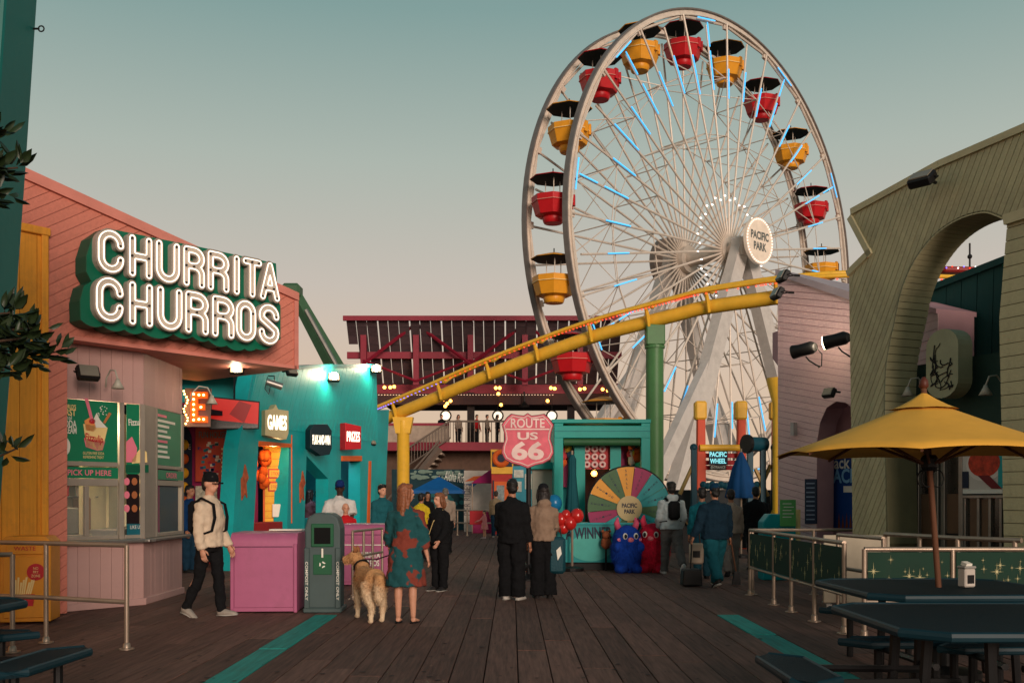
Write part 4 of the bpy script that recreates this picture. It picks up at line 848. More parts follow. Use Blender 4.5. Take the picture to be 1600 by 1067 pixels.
RB = thing('red_booth', 'red booth with yellow topped donut sign behind the shield sign', 'booth', (0, 42, 0)); ax, az_ = sz(42); MB().box(ax(768), ax(800), 0, 1.5, 0, az_(740)).build('body', mat('booth_red', (178, 40, 32), .5), RB); MB().box(ax(768), ax(806), -.08, 1.6, az_(740), az_(731)).build('cornice', YEL, RB)
MB().box(ax(767), ax(802), -.05, .2, az_(731), az_(702)).build('sign_panel', YEL, RB); MB().box(ax(769), ax(800), -.08, -.045, az_(729), az_(706)).build('sign_field', NAVY, RB); MB().tube([(ax(783) + .27 * math.cos(a), -.1, az_(716) + .27 * math.sin(a)) for a in [i * PI / 8 for i in range(16)]], .11, 8, closed=True).build('ring_emblem', ORGP, RB)
MB().box(ax(772), ax(796), -.04, .0, .1, az_(752)).build('door', ORGP, RB); MB().box(ax(770), ax(772), -.06, .0, .1, az_(750)).build('door_frame', NAVY, RB); MB().box(ax(796), ax(798), -.06, .0, .1, az_(750)).build('door_frame', NAVY, RB); MB().box(ax(776), ax(788), -.06, -.04, 1.1, 2.0).build('door_poster', mat('poster_grey', (130, 140, 140), .5, var=.6, scale=8), RB)
WM = thing('menu_stall', 'white stall front with small menu boards left of the teal prize stall', 'booth', (0, 33, 0)); ax, az_ = sz(33); MB().box(ax(801), ax(866), 0, .6, 0, az_(728)).build('wall', mat('stall_blue', (60, 150, 170), .6), WM)
for (a, b, c, d) in ((803, 734, 818, 746), (803, 752, 815, 768), (820, 740, 838, 764)): MB().box(ax(a), ax(c), -.04, -.005, az_(d), az_(b)).build('menu_board', mat('menu_white', (196, 196, 186), .5, var=.3, scale=9), WM)
def parasol(label, px, py_top, py_rim, half_px, D, m, n=4, z_pole=0):
    t = thing('market_umbrella', label, 'umbrella', G(px, D)); r_ = half_px / FP * D; zt_, zr = EYE + (777 - py_top) / FP * D, EYE + (777 - py_rim) / FP * D
    MB().lathe([(r_, zr - .12), (r_, zr), (.05, zt_)], n, ph=PI / n).build('canopy', m, t); MB().cyl((0, 0, 0), (0, 0, zt_ + .05), .03, n=8).build('pole', RAIL, t); MB().lathe([(.25, .004), (.25, .06), (.05, .1)], 14).build('base', BLK, t); return t
parasol('open blue square umbrella before the mural wall', 686, 745, 766, 54, 38, mat('umbrella_blue', (10, 88, 152), .6))
def closed_parasol(label, px, D, zt_, zb2, w_, m):
    t = thing('closed_umbrella', label, 'umbrella', G(px, D)); b = MB(); n = 24; vs = []
    prof = [(.03, zt_), (.07, zt_ - .1), (w_ * .55, zt_ - (zt_ - zb2) * .35), (w_ * .72, zt_ - (zt_ - zb2) * .6), (w_, zb2 + .03), (w_ * .9, zb2)]
    for r_, z in prof:
        for j in range(n): rr = r_ * (1 + .22 * math.cos(j * 8 * 2 * PI / n)); vs.append((rr * math.cos(2 * PI * j / n), rr * math.sin(2 * PI * j / n), z))
    b.add(vs, [(i * n + j, (i + 1) * n + j, (i + 1) * n + (j + 1) % n, i * n + (j + 1) % n) for i in range(len(prof) - 1) for j in range(n)]); b.build('folded_canopy', m, t, smooth=True); MB().cyl((0, 0, 0), (0, 0, zt_ + .08), .025, n=8).build('pole', RAIL, t); MB().lathe([(.24, .004), (.24, .07), (.04, .1)], 14).build('base', BLK, t); return t
railing('white queue railing in the distance before the mural wall', [(G(700, 41).x, 41), (G(730, 40).x, 40), (G(800, 40).x, 40)], 1.0, .5, post_at=[0, .5, 1, 1.4, 1.8], r=.03)
box(thing('red_notice', 'small red notice board on the far queue railing', 'sign', G(744, 39.8)), 'board', REDP, -.25, .25, -.05, 0, .45, .98)
# ================================================================== CENTRE RIGHT: prize stall, prize wheel, shield sign
TQ = mat('stall_teal', (6, 150, 140), .45, var=.06, dirt=.08); AQ = mat('aqua_panel', (30, 160, 168), .5, var=.1)
PS = thing('prize_stall', 'teal prize stall with green roller shutter and A WINNER EVERY TIME counter', 'stall', (0, 22, 0)); ax, az_ = sz(22)
for (a, b, nm) in ((866, 880, 'post'), (1002, 1016, 'post')): MB().box(ax(a), ax(b), 0, .2, 0, az_(661)).build(nm, TQ, PS, bevel=.008)
MB().box(ax(862), ax(1017), -.02, 2.4, az_(661) , az_(655)).build('roof_slab', TQ, PS, bevel=.01); MB().box(ax(866) + .003, ax(1016) - .003, -.008, .18, az_(684), az_(665)).build('header', TQ, PS, bevel=.008); box(PS, 'header_seam', TEALD, ax(866), ax(1016), -.013, -.009, az_(674) , az_(673), 0)
MB().tube([(ax(881), .1, az_(690)), (ax(1001), .1, az_(690))], .085, 14).build('roller_shutter', mat('shutter_green', (46, 92, 58), .55), PS, smooth='auto')
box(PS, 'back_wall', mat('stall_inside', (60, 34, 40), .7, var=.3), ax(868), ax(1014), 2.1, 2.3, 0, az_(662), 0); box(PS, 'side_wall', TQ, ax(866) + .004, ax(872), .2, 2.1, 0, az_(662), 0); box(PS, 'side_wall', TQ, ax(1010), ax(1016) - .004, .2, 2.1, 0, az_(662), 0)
for (a, b) in ((899, 916), (956, 973)): MB().box(ax(a), ax(b), .35, .45, .9, az_(685)).build('inner_post', TQ, PS)
for (a, b) in ((880, 899), (973, 988)): MB().box(ax(a), ax(b), 1.0, 1.04, az_(760), az_(692)).build('magenta_cloth', MAG, PS)
ca_ = mat('counter_aqua', (18, 138, 140), .5, var=.12, scale=1.2)
MB().box(ax(868), ax(1034), -.9, -.82, az_(874), az_(817)).build('counter_front', ca_, PS); MB().box(ax(868), ax(1034), -.95, .0, az_(817), az_(815)).build('counter_top', AQ, PS); MB().box(ax(876), ax(1030), -.8, -.7, 0, az_(870)).build('counter_base', BLK, PS)
text(PS, 'A WINNER EVERY TIME', (ax(880) + ax(1026)) / 2, az_(829), -.905, .24, ax(1026) - ax(880), NAVY, ang=.03, bold=.03)
MB().prism(disc(ax(918), az_(852), .45, .28), -.906, -.902).build('print', mat('aqua_pale', (70, 170, 160), .5), PS)
sl2 = bpy.data.lights.new('stall_lamp', 'POINT'); sl2.energy = 12; sl2.color = (1, .6, .25); sl2.shadow_soft_size = .08; so2 = bpy.data.objects.new('stall_lamp', sl2); COL.objects.link(so2); so2.location = (ax(937), 23.4, az_(736))
MB().ball((ax(937), 1.5, az_(737)), (.07, .06, .07), 10, 7).build('stall_bulb', glow('bulb_amber', (255, 170, 70), 9), PS)
# hanging ring prizes on red board
RG = thing('ring_prize_board', 'red board hung with white ring shaped prizes inside the prize stall', 'board', (ax(934), 22.5, az_(710))); MB().box(-.31, .31, 0, .04, -.3, .26).build('board', REDP, RG)
for i in range(3):
    for j in range(3):
        c = Vector((-.2 + i * .17, -.05, -.2 + j * .17)); MB().tube([c + Vector((.055 * math.cos(a), 0, .055 * math.sin(a))) for a in [k * PI / 6 for k in range(12)]], .028, 7, closed=True).build('ring_prize', mat('ring_pinkwhite', (232, 190, 186), .5), RG, smooth=True)
random.seed(21)
def plush_pile(label, px, py, D, w_, h_, n):
    t = thing('plush_pile', label, 'toys', W(px, py, D))
    for i in range(n):
        c = Vector((random.uniform(-w_, w_), random.uniform(-.08, .08), random.uniform(-h_, h_))); m = mat('plush_mix_%d' % (i % 5), [(214, 90, 36), (210, 200, 186), (60, 90, 120), (190, 60, 70), (220, 170, 60)][i % 5], .9, var=.25, bump=.4)
        MB().ball(c, (.1, .09, .12), 10, 7, .25).ball(c + Vector((0, -.02, .14)), .075, 9, 6, .2).ball(c + Vector((-.05, -.02, .2)), .03, 6, 5).ball(c + Vector((.05, -.02, .2)), .03, 6, 5).build('plush', m, t, smooth=True)
plush_pile('pile of plush toys at the left of the prize stall opening', 884, 708, 22.7, .16, .22, 7); plush_pile('pile of plush toys at the right of the prize stall opening', 993, 708, 22.7, .12, .26, 8)
# cabinet left of the stall
SB = thing('side_kiosk', 'aqua and cream kiosk cabinet joined left of the prize stall', 'kiosk', (0, 23.2, 0)); kx, kz = sz(23.2); MB().box(kx(832), kx(864), 0, .8, 0, kz(733)).build('cream_panel', mat('kiosk_cream', (170, 166, 152), .6), SB); MB().box(kx(864), kx(889), -.02, .8, 0, kz(733)).build('aqua_panel', AQ, SB, bevel=.01); MB().box(kx(826), kx(892), -.15, 1.0, kz(733), kz(722)).build('canopy', TQ, SB, bevel=.01)
MB().box(kx(888), kx(890), -.04, -.02, .4, kz(735)).build('light_trim', CRM, SB)
closed_parasol('folded dark teal umbrella before the prize stall', 894, 20.9, EYE + (777 - 710) / FP * 20.9, EYE + (777 - 800) / FP * 20.9, .125, mat('umbrella_teal', (8, 74, 82), .8))
# prize wheel
PZ = thing('prize_spinner', 'round prize wheel of coloured wedges with cream PACIFIC PARK hub', 'prize wheel', W(983, 794, 21.5), 0); rz_ = .88; NS = 14; random.seed(4)
PC = [mat('wedge_%d' % i, c, .45, var=.06) for i, c in enumerate([(222, 150, 44), (150, 20, 80), (20, 142, 146), (58, 96, 58)])]; seqc = [2, 2, 1, 0, 3, 0, 3, 1, 2, 3, 0, 1, 2, 3]; words_ = ['MEDIUM', 'MEDIUM', 'LARGE', 'SMALL', 'CHOICE', 'MEDIUM', 'MEDIUM', 'CHOICE', 'SMALL', 'LARGE', 'JUMBO', 'SMALL', 'CHOICE', 'LARGE']
for i in range(NS):
    a0, a1 = 2 * PI * (i - .0) / NS + .09, 2 * PI * (i + 1) / NS + .09
    o = MB().prism([(.0, .0)] + disc(0, 0, rz_ - .01, n=6, a0=a0 + .008, a1=a1 - .008), -.02, .02).build('wedge', PC[seqc[i]], PZ); am = (a0 + a1) / 2
    n_ = len(words_[i])
    for j, ch in enumerate(words_[i]):
        r_ = rz_ * (.9 - .5 * j / n_); text(o, ch, r_ * math.cos(am), r_ * math.sin(am), -.022, .05, .035, NAVY, ang=am - PI / 2)
MB().tube([(rz_ * math.cos(a), 0, rz_ * math.sin(a)) for a in [i * 2 * PI / 48 for i in range(48)]], .022, 8, closed=True).build('rim', BLK, PZ, smooth=True)
MB().tube([(0, -.06, 0), (0, .03, 0)], .265, 32).build('hub', mat('hub_cream', (196, 172, 124), .5), PZ); text(PZ, 'PACIFIC\nPARK', 0, 0, -.066, .22, .32, NAVY, bold=.03); MB().box(-.06, .06, .03, .12, -1.28, .1).build('stand', BLK, PZ)
for i in range(NS): a = 2 * PI * i / NS + .09; MB().cyl((rz_ * .97 * math.cos(a), -.06, rz_ * .97 * math.sin(a)), (rz_ * .97 * math.cos(a), 0, rz_ * .97 * math.sin(a)), .008, n=6).build('peg', STEEL, PZ)
# balloons
BL = thing('balloon_bunch', 'bunch of red balloons on the prize counter behind the woman in hoodie', 'balloons', W(884, 815, 20.6))
for (a, b, r_) in ((-.1, .05, .13), (.08, -.02, .14), (-.05, -.12, .12), (.22, .12, .14), (.0, .14, .1)): MB().ball((a, random.uniform(-.08, .08), b), (r_, r_, r_ * 1.1), 14, 10).build('balloon', mat('balloon_red', (178, 34, 30), .25, var=.05, coat=.4), BL, smooth=True)
BBL = thing('blue_balloon', 'blue balloon between the couple and the prize stall', 'balloon', W(866, 786, 20.9)); MB().ball((0, 0, 0), (.16, .15, .18), 14, 10).build('skin', mat('balloon_blue', (24, 104, 150), .25), BBL, smooth=True)
# fluffy monsters
FURB = mat('fur_blue', (16, 62, 160), .95, var=.3, scale=14, bump=1, bscale=60); FURR = mat('fur_red', (196, 18, 50), .95, var=.3, scale=14, bump=1, bscale=60)
def fluffy(label, loc, rz, h, m, earm, name='plush_monster'):
    t = thing(name, label, 'plush toy', loc, rz); b = MB(); w_ = h * .3
    b.ball((0, 0, h * .42), (w_ * 1.08, w_ * .85, h * .42), 20, 14).ball((0, -.03, h * .66), (w_ * .95, w_ * .8, h * .27), 18, 12)
    for s_ in (-1, 1): b.ball((s_ * w_ * .55, -w_ * .4, h * .07), (w_ * .4, w_ * .55, h * .09), 12, 8); b.ball((s_ * w_ * .8, -w_ * .55, h * .5), (w_ * .26, w_ * .3, h * .1), 10, 8)
    o = b.build('body', m, t); md = o.modifiers.new('merge', 'REMESH'); md.mode = 'VOXEL'; md.voxel_size = .03; md.use_smooth_shade = True
    # shaggy coat
    random.seed(8); f = MB()
    for i in range(2600):
        a = random.uniform(0, 2 * PI); zc = random.uniform(-1, 1); rr = math.sqrt(1 - zc * zc); up = random.random() < .4
        c = Vector((0, -.03, h * .66)) if up else Vector((0, 0, h * .42)); rad = Vector((w_ * .95, w_ * .8, h * .27)) if up else Vector((w_ * 1.08, w_ * .85, h * .42)); d = Vector((rr * math.cos(a), rr * math.sin(a), zc)); p = c + Vector((d.x * rad.x, d.y * rad.y, d.z * rad.z))
        if p.z < .01: continue
        tip = p + d * random.uniform(.015, .04) + Vector((random.uniform(-.015, .015), 0, -.04)); sd = d.cross(Vector((0, 0, 1))).normalized() * .011 if abs(d.z) < .98 else Vector((.011, 0, 0)); f.add([p - sd, p + sd, tip], [(0, 1, 2)])
    f.build('fur', m, t)
    for s_ in (-1, 1):
        MB().tube([(s_ * w_ * .55, 0, h * .86), (s_ * w_ * .68, 0, h * .97), (s_ * w_ * .6, 0, h * 1.08)], [.07, .06, .015], 8).build('ear', earm, t, smooth=True)
        e = MB().ball((s_ * w_ * .36, -w_ * .83 , h * .72), (.05, .03, .065), 12, 8).build('eye', WHT, t, smooth=True); MB().ball((s_ * w_ * .36, -w_ * .83 - .024, h * .72), (.03, .014, .045), 10, 7).build('pupil', BLK, e)
        MB().ball((s_ * w_ * .68, -w_ * .62, h * .65), (.05, .02, .035), 8, 6).build('cheek', PNKP, t)
    MB().ball((0, -w_ * .84, h * .65), (.07, .04, .05), 10, 8).build('nose', mat('plush_nose', (210, 110, 120), .8), t, smooth=True); return t
fluffy('big blue furry plush monster sitting by the prize counter', G(979, 20.5), R(12), 1.02, FURB, mat('ear_pink', (206, 80, 110), .8)); fluffy('big red furry plush monster behind the man in white jacket', G(1021, 20.55), R(-20), 1.06, FURR, mat('ear_rose', (224, 60, 90), .8))
CT = thing('orange_plush', 'small orange plush toy propped on the prize counter front', 'plush toy', W(947, 848, 20.95)); MB().ball((0, 0, 0), (.11, .09, .13), 10, 8, .2).ball((0, -.02, .16), .09, 10, 8).ball((-.07, 0, .24), .035, 7, 5).ball((.07, 0, .24), .035, 7, 5).build('body', mat('plush_brown', (150, 82, 52), .9), CT, smooth=True); MB().cyl((0, .04, -.75), (0, .04, -.1), .02).build('peg', BLK, CT)
# shield sign
RS = thing('shield_sign', 'faded pinkish red ROUTE US 66 shield sign on a black post', 'sign', G(826, 18.5)); k = 18.5 / FP; zc = EYE + (777 - 688) * k
half = [(0, 43), (6, 39), (16, 40), (26, 42), (33, 36), (41, 25), (37, 12), (36, 2), (40, -10), (41, -20), (36, -30), (25, -36), (12, -39), (0, -44)]
shp = [(a * k, b * k) for a, b in half] + [(-a * k, b * k) for a, b in half[-2:0:-1]]
SR = mat('shield_red', (210, 92, 108), .5, var=.25, scale=5, dirt=.25); cxs = (824.5 - 826) * k
RSS = MB().prism([(x + cxs, z + zc) for x, z in shp], 0, .05).build('plate', mat('shield_edge', (90, 40, 46), .6), RS); MB().prism([(x * .97 + cxs, z * .97 + zc) for x, z in shp], -.006, -.001).build('face', SR, RS)
SW = mat('shield_white', (226, 196, 190), .5, var=.15); MB().tube([(x * .9 + cxs, -.01, z * .9 + zc) for x, z in shp], .011, 6, closed=True).build('border_line', SW, RS); MB().box(cxs - 34 * k, cxs + 34 * k, -.014, -.007, zc + 16.5 * k, zc + 18.5 * k).build('cross_line', SW, RS)
text(RS, 'ROUTE', cxs, zc + 27 * k, -.012, 15 * k, 53 * k, SW, bold=.02); text(RS, 'US', cxs, zc + 7 * k, -.012, 12 * k, 32 * k, SW, bold=.03); text(RS, '66', cxs, zc - 16 * k, -.012, 29 * k, 51 * k, SW, bold=.04)
MB().cyl((0, .08, .05), (0, .08, zc + .3), .045, n=10).build('post', BLK, RS, smooth='auto')
for a in range(4): an = a * PI / 2 + .6; MB().tube([(0, .08, .3), (.3 * math.cos(an), .08 + .3 * math.sin(an), .02)], .03, 6).build('foot', BLK, RS)
MB().lathe([(.2, .004), (.2, .03), (.05, .12)], 14, (0, .08, 0)).build('base', BLK, RS)
# ================================================================== ride entrance right of centre
RE = thing('ride_entrance', 'orange posts with yellow caps carrying the PACIFIC WHEEL ENTRANCE sign', 'gate', (0, 30, 0)); ax, az_ = sz(30); OP = mat('post_orange', (206, 72, 40), .5, var=.1, dirt=.1); TD = mat('ride_teal', (10, 62, 76), .5, var=.15)
for px in (1095, 1158, 1213): MB().prism([(ax(px - 8), 0), (ax(px + 8), 0), (ax(px + 6), az_(655)), (ax(px - 6), az_(655))], -.13, .13).build('post', OP, RE, bevel=.02); MB().box(ax(px - 10), ax(px + 8), -.2, .2, az_(656), az_(627), b=.05).build('cap', YEL, RE)
MB().tube([(ax(1092), -.14, az_(700)), (ax(1156), -.14, az_(700))], .1, 12).build('cross_bar', YEL, RE, smooth='auto')
for z_ in (711, 722, 730): MB().box(ax(1100), ax(1155), .05, .09, az_(z_ + 4), az_(z_ - 3)).build('slat', REDP, RE)
MB().box(ax(1107), ax(1136), -.1, -.04, az_(726), az_(705)).build('sign_panel', NAVY, RE); text(RE, 'PACIFIC\nWHEEL', ax(1121), az_(715), -.105, .34, .5, glow('sign_cyan', (140, 230, 240), .9), bold=.03); MB().box(ax(1108), ax(1134), -.1, -.05, az_(734), az_(726.5)).build('entrance_panel', BLK, RE); text(RE, 'ENTRANCE', ax(1121), az_(730), -.105, .08, .42, WHT, bold=.02)
KR = thing('kiddie_ride', 'dark teal ride machinery with round drum and struts beyond the entrance', 'ride', (0, 28, 0)); ax, az_ = sz(28)
MB().tube([(ax(1164), -.2, az_(694)), (ax(1196), .1, az_(694))], .2, 14).build('drum', TD, KR, smooth='auto'); MB().tube([(ax(1162), -.22, az_(694)), (ax(1167), -.18, az_(694))], .26, 14).build('drum_face', BLK, KR)
for px in (1084, 1210, 1172, 1192): MB().box(ax(px - 4), ax(px + 4), -.08, .08, 0, az_(700)).build('post', TD, KR); MB().ball((ax(px), 0, az_(699)), .11, 10, 7).build('post_knob', TD, KR)
for (a, b, c, d) in ((1062, 772, 1082, 728), (1182, 778, 1204, 726), (1200, 775, 1180, 732)): MB().tube([(ax(a), 0, az_(b)), (ax(c), 0, az_(d))], .055, 6).build('strut', mat('strut_gold', (168, 134, 76), .5), KR)
for i in range(14): MB().ball((ax(1100 + i * 7), .1, az_(757 + 2 * (i % 2))), .1, 8, 6).build('fence_knob', TD, KR)
MB().box(ax(1042), ax(1215), .3, .36, .1, az_(765)).build('fence_panel', mat('fence_dark', (40, 44, 46), .7), KR); MB().box(ax(1045), ax(1085), -.3, .2, 0, az_(800)).build('dark_plinth', BLK, KR)
for px in (1210, 1228, 1246): MB().lathe([(.26, .35), (.3, .8), (.1, 1.25), (.06, 1.5)], 12, (ax(px), -.3, 0)).build('seat_tub', [OP, YEL, TD][px % 3], KR, smooth='auto')
MB().tube([(ax(1060), -.4, 1.0), (ax(1072), -.4, .75), (ax(1086), -.4, 1.0)], .03, 6).build('rope', mat('rope_tan', (130, 100, 60), .8), KR)
closed_parasol('folded blue umbrella hanging before the ride entrance', 1158, 25.5, EYE + (777 - 706) / FP * 25.5, EYE + (777 - 778) / FP * 25.5, .34, mat('umbrella_navy', (14, 70, 122), .8))
AP = thing('aqua_podium', 'aqua podium with green notice by the green fence', 'podium', G(1218, 18.6)); MB().prism([(-.3, 0), (.3, 0), (.3, 1.05), (.2, 1.2), (-.18, 1.2), (-.3, 1.05)], 0, .4).build('body', mat('podium_aqua', (10, 150, 156), .4), AP, bevel=.02); MB().box(.0, .28, -.06, -.02, .98, 1.46).build('notice', mat('notice_green', (96, 172, 96), .5, var=.15), AP)
for i in range(5): MB().box(.04 + .02 * (i == 1), .2 + .04 * (i % 2), -.064, -.06, 1.38 - i * .06, 1.395 - i * .06).build('print', WHT, AP)
MB().cyl((.36, .1, 0), (.36, .1, 1.28), .05, n=10).build('bollard', CRM, AP)
# ================================================================== RIGHT: pink hall
PKW = wood('pink_siding', (214, 178, 178), rnd=.04, var=.07, rough=.6); PKT = mat('pink_wall', (184, 142, 148), .6, var=.07, dirt=.12)
PH_ = thing('pink_hall', 'lilac pink boarded hall with arched doorway right of the ferris wheel', 'building', (5.2, 20, 0), math.atan2(-1.4, 1.02))
wl = [(1216, 428), (1372, 482), (1372, 660), (1345, 660), (1336, 640), (1322, 629), (1307, 627), (1292, 637), (1282, 660), (1277, 690), (1276, 850), (1216, 850)]
pp = [(x, max(z, 0)) for x, z in onp(PH_, wl)]; pp[-1] = (pp[-1][0], 0); pp[-2] = (pp[-2][0], 0); MB().prism(pp, .001, .5).build('wall', PKT, PH_); boards(PH_, pp, 0, R(-13), .12, PKW, gap=.012, th=.012)
cp = onp(PH_, [(1214, 421), (1375, 470), (1375, 484), (1214, 430)]); MB().prism(cp, -.05, 2.5).build('roof_coping', mat('coping_grey', (164, 150, 156), .6), PH_); 
rec = onp(PH_, [(1262, 620), (1400, 620), (1400, 850), (1262, 850)], .75); MB().prism([(x, max(z, 0)) for x, z in rec], .75, .8).build('recess_wall', PKT, PH_)
pb = onp(PH_, [(1301, 705), (1372, 700), (1372, 828), (1301, 824)], .73); MB().prism(pb, .73, .745).build('blue_poster', mat('poster_blue', (14, 60, 128), .45, var=.1), PH_)
text(PH_, 'Snack Shack', *on(PH_, 1330, 722, .72), .724, .24, 1.25, WHT, bold=.02); text(PH_, 'PACIFIC', *on(PH_, 1326, 743, .72), .724, .28, .95, mat('print_sky', (120, 170, 210), .5), bold=.03); patch(PH_, onp(PH_, [(1318, 759), (1345, 759), (1345, 769), (1318, 769)], .725), .725, WHT, 'print')
for i in range(5): patch(PH_, onp(PH_, [(1309 + i * 6, 824), (1311 + i * 6, 800 + 3 * (i % 2)), (1313 + i * 6, 824)], .725), .726, mat('print_brown', (120, 60, 40), .6), 'print')
nv = onp(PH_, [(1258, 748), (1276, 748), (1276, 818), (1258, 818)], -.03); MB().prism(nv, -.04, -.012).build('navy_notice', NAVY, PH_)
for i in range(9): patch(PH_, onp(PH_, [(1260, 754 + i * 7), (1273, 754 + i * 7), (1273, 756 + i * 7), (1260, 756 + i * 7)], -.042), -.042, mat('print_pale', (120, 130, 150), .6), 'print')
mtb = onp(PH_, [(1236, 660), (1241, 660), (1241, 680), (1236, 680)], -.1); MB().prism(mtb, -.12, -.012).build('meter_box', mat('box_grey', (170, 160, 160), .5), PH_)
for s_ in ((1190, 560), ): pass
gb = onp(PH_, [(1207, 520), (1218, 516), (1218, 575), (1207, 560)], .3); MB().prism(gb, .3, .7).build('wall_bracket', PKT, PH_)
flood_lamp(1224, 432, 19.4, R(-80), 'black floodlight on the roof corner of the pink hall', s=1.1); flood_lamp(1215, 459, 19.5, R(-80), 'black floodlight below the roof corner of the pink hall', s=1.1); flood_lamp(1296, 614, 18.4, R(-60), 'small black floodlight above the arched doorway', s=.9)
def can_light(px, py, D, label, lit):
    t = thing('stage_light', label, 'lamp', W(px, py, D), R(-50)); c = MB().tube([(-.24, -.05, -.03), (-.1, -.02, -.01), (.12, 0, .02), (.2, 0, .02)], [.13, .115, .12, .08], 16); c.build('can', BLK, t, smooth='auto')
    MB().tube([(-.262, -.055, -.033), (-.245, -.05, -.03)], .115, 16).build('lens', BULB if lit else LENS, t); MB().tube([(.0, 0, -.13), (.02, .08, -.2), (.1, .18, -.28), (.1, .3, -.3)], .014, 6).build('yoke', BLK, t); MB().tube([(.2, .02, .02), (.26, .12, -.1), (.2, .2, -.3), (.1, .25, -.32)], .01, 5).build('cable', BLK, t)
    if lit: l = bpy.data.lights.new('lamp_light', 'POINT'); l.energy = 12; l.color = (1, .86, .62); l.shadow_soft_size = .1; lo = bpy.data.objects.new('lamp_light', l); COL.objects.link(lo); lo.parent = t; lo.location = (-.42, -.08, -.05)
can_light(1259, 546, 18.7, 'unlit black stage light on the pink wall', 0); can_light(1310, 531, 18.2, 'lit stage light on the pink wall near the green arch', 1)
# ================================================================== RIGHT: sage green arch building
SGB = wood('sage_siding', (174, 166, 130), rnd=.05, var=.08, rough=.6); SGT = mat('sage_trim', (184, 174, 138), .6, dirt=.1); SGW = mat('sage_wall', (116, 112, 84), .65, dirt=.15)
GA = thing('green_arch_building', 'sage green boarded building with a tall arch behind the yellow umbrella', 'building', (4.94, 15, 0), math.atan2(-2.8, 1.16))
arch_ = [(1388, 850), (1384, 690), (1383, 627), (1386, 565), (1398, 504), (1410, 450), (1431, 404), (1461, 366), (1497, 341), (1536, 329), (1560, 334), (1584, 347), (1610, 366), (1640, 400)]
arch = arch_[:1] + [(p.x, p.y) for p in smooth_path([Vector((a, b, 0)) for a, b in arch_[1:]], 5)]
outer = [(1335, 850), (1328, 432), (1365, 396), (1333, 336), (1470, 262), (1600, 207), (1700, 158), (1700, 400)]
ga = onp(GA, outer + arch[::-1]); ga[0] = (ga[0][0], 0); ga[-1] = (ga[-1][0], 0)
MB().prism(ga, .001, .5).build('wall', SGW, GA); boards(GA, ga, 0, R(62), .092, SGB, gap=.01)
op = onp(GA, outer[1:7]); 
for a, b in zip(op, op[1:]):
    d = Vector((b[0] - a[0], b[1] - a[1])); nrm = Vector((-d.y, d.x)).normalized() * .09
    if nrm.y < 0 and abs(nrm.y) > abs(nrm.x): nrm = -nrm
    if abs(nrm.x) > abs(nrm.y) and nrm.x > 0: nrm = -nrm
    MB().prism([a, b, (b[0] + nrm.x, b[1] + nrm.y), (a[0] + nrm.x, a[1] + nrm.y)], -.05, .56).build('coping', SGT, GA)
oa = onp(GA, arch)
for i in range(len(oa) - 1):
    a, b = oa[i], oa[i + 1]; d = Vector((b[0] - a[0], b[1] - a[1])); nn = Vector((d.y, -d.x)).normalized() * .02
    MB().prism([(a[0], max(a[1], 0)), b, (b[0] + nn.x, b[1] + nn.y), (a[0] + nn.x, max(a[1], 0) + nn.y * 0)], -.02, .52).build('arch_lining', SGW, GA)
    if i:
        a_, b_ = Vector(a), Vector(b); k_ = max(1, round((b_ - a_).length / .13))
        for j in range(k_):
            p_, q_ = a_.lerp(b_, (j + .05) / k_), a_.lerp(b_, (j + .95) / k_); n2 = nn.normalized()
            MB().prism([tuple(p_ + n2 * .018), tuple(q_ + n2 * .018), tuple(q_ + n2 * .034), tuple(p_ + n2 * .034)], -.024, .524).build('board', SGB, GA)
JB = Frame(GA, Vector(GA.location) + Matrix.Rotation(GA.rotation_euler[2], 3, 'Z') @ Vector((oa[1][0] + .035, 0, 0)), GA.rotation_euler[2] + PI / 2)

rp_ = onp(GA, [(1573, 352), (1700, 312), (1700, 850), (1571, 850), (1561, 500)], -.35); rp_[2] = (rp_[2][0], 0); rp_[3] = (rp_[3][0], 0); MB().prism(rp_, -.33, 2).build('pier', SGW, GA); boards(GA, rp_, -.331, 0, .15, SGB, gap=.009)
MB().prism([rp_[0], rp_[1], (rp_[1][0], rp_[1][1] + .12), (rp_[0][0] - .02, rp_[0][1] + .12)], -.4, 2.1).build('coping', SGT, GA)
# wall with doors behind the arch
gx = lambda px, y=.62: on(GA, px, 760, y)[0]
DKG = mat('door_glass', (46, 40, 36), .12, var=.3, scale=2, spec=.6); BRN = mat('blind_brown', (104, 78, 58), .5, var=.15)
box(GA, 'rear_wall', mat('rear_green_wall', (40, 66, 58), .7), gx(1400), gx(1720), .72, .9, 0, 3.4, 0)
for (a, b) in ((1436, 1462), (1476, 1500)): box(GA, 'door_pane', DKG, gx(a), gx(b), .66, .7, .12, 2.5, 0); box(GA, 'door_blind', BRN, gx(a) + .01, gx(b) - .01, .652, .66, .2, 1.55, 0)
for p in (1434, 1464, 1474, 1502): box(GA, 'door_frame', STEEL, gx(p) - .035, gx(p) + .035, .6, .7, 0, 2.6, .006)
box(GA, 'door_head', STEEL, gx(1434), gx(1502), .61, .69, 2.5, 2.6, .004); box(GA, 'push_bar', BLK, gx(1480), gx(1500), .6, .62, .98, 1.01)
zw = lambda py: EYE + (777 - py) / FP * 13.3
box(GA, 'window_pane', DKG, gx(1506), gx(1574), .66, .7, .5, zw(778), 0); box(GA, 'window_head', STEEL, gx(1503), gx(1576), .6, .69, zw(778), zw(773), .004)
for p in (1507, 1528, 1546, 1563): box(GA, 'window_mullion', STEEL, gx(p) - .02, gx(p) + .02, .62, .68, .5, zw(778), .003)
for (a, b) in ((1513, 1526), (1531, 1543)): box(GA, 'window_blind', BRN, gx(a), gx(b), .652, .66, .5, zw(780), 0)
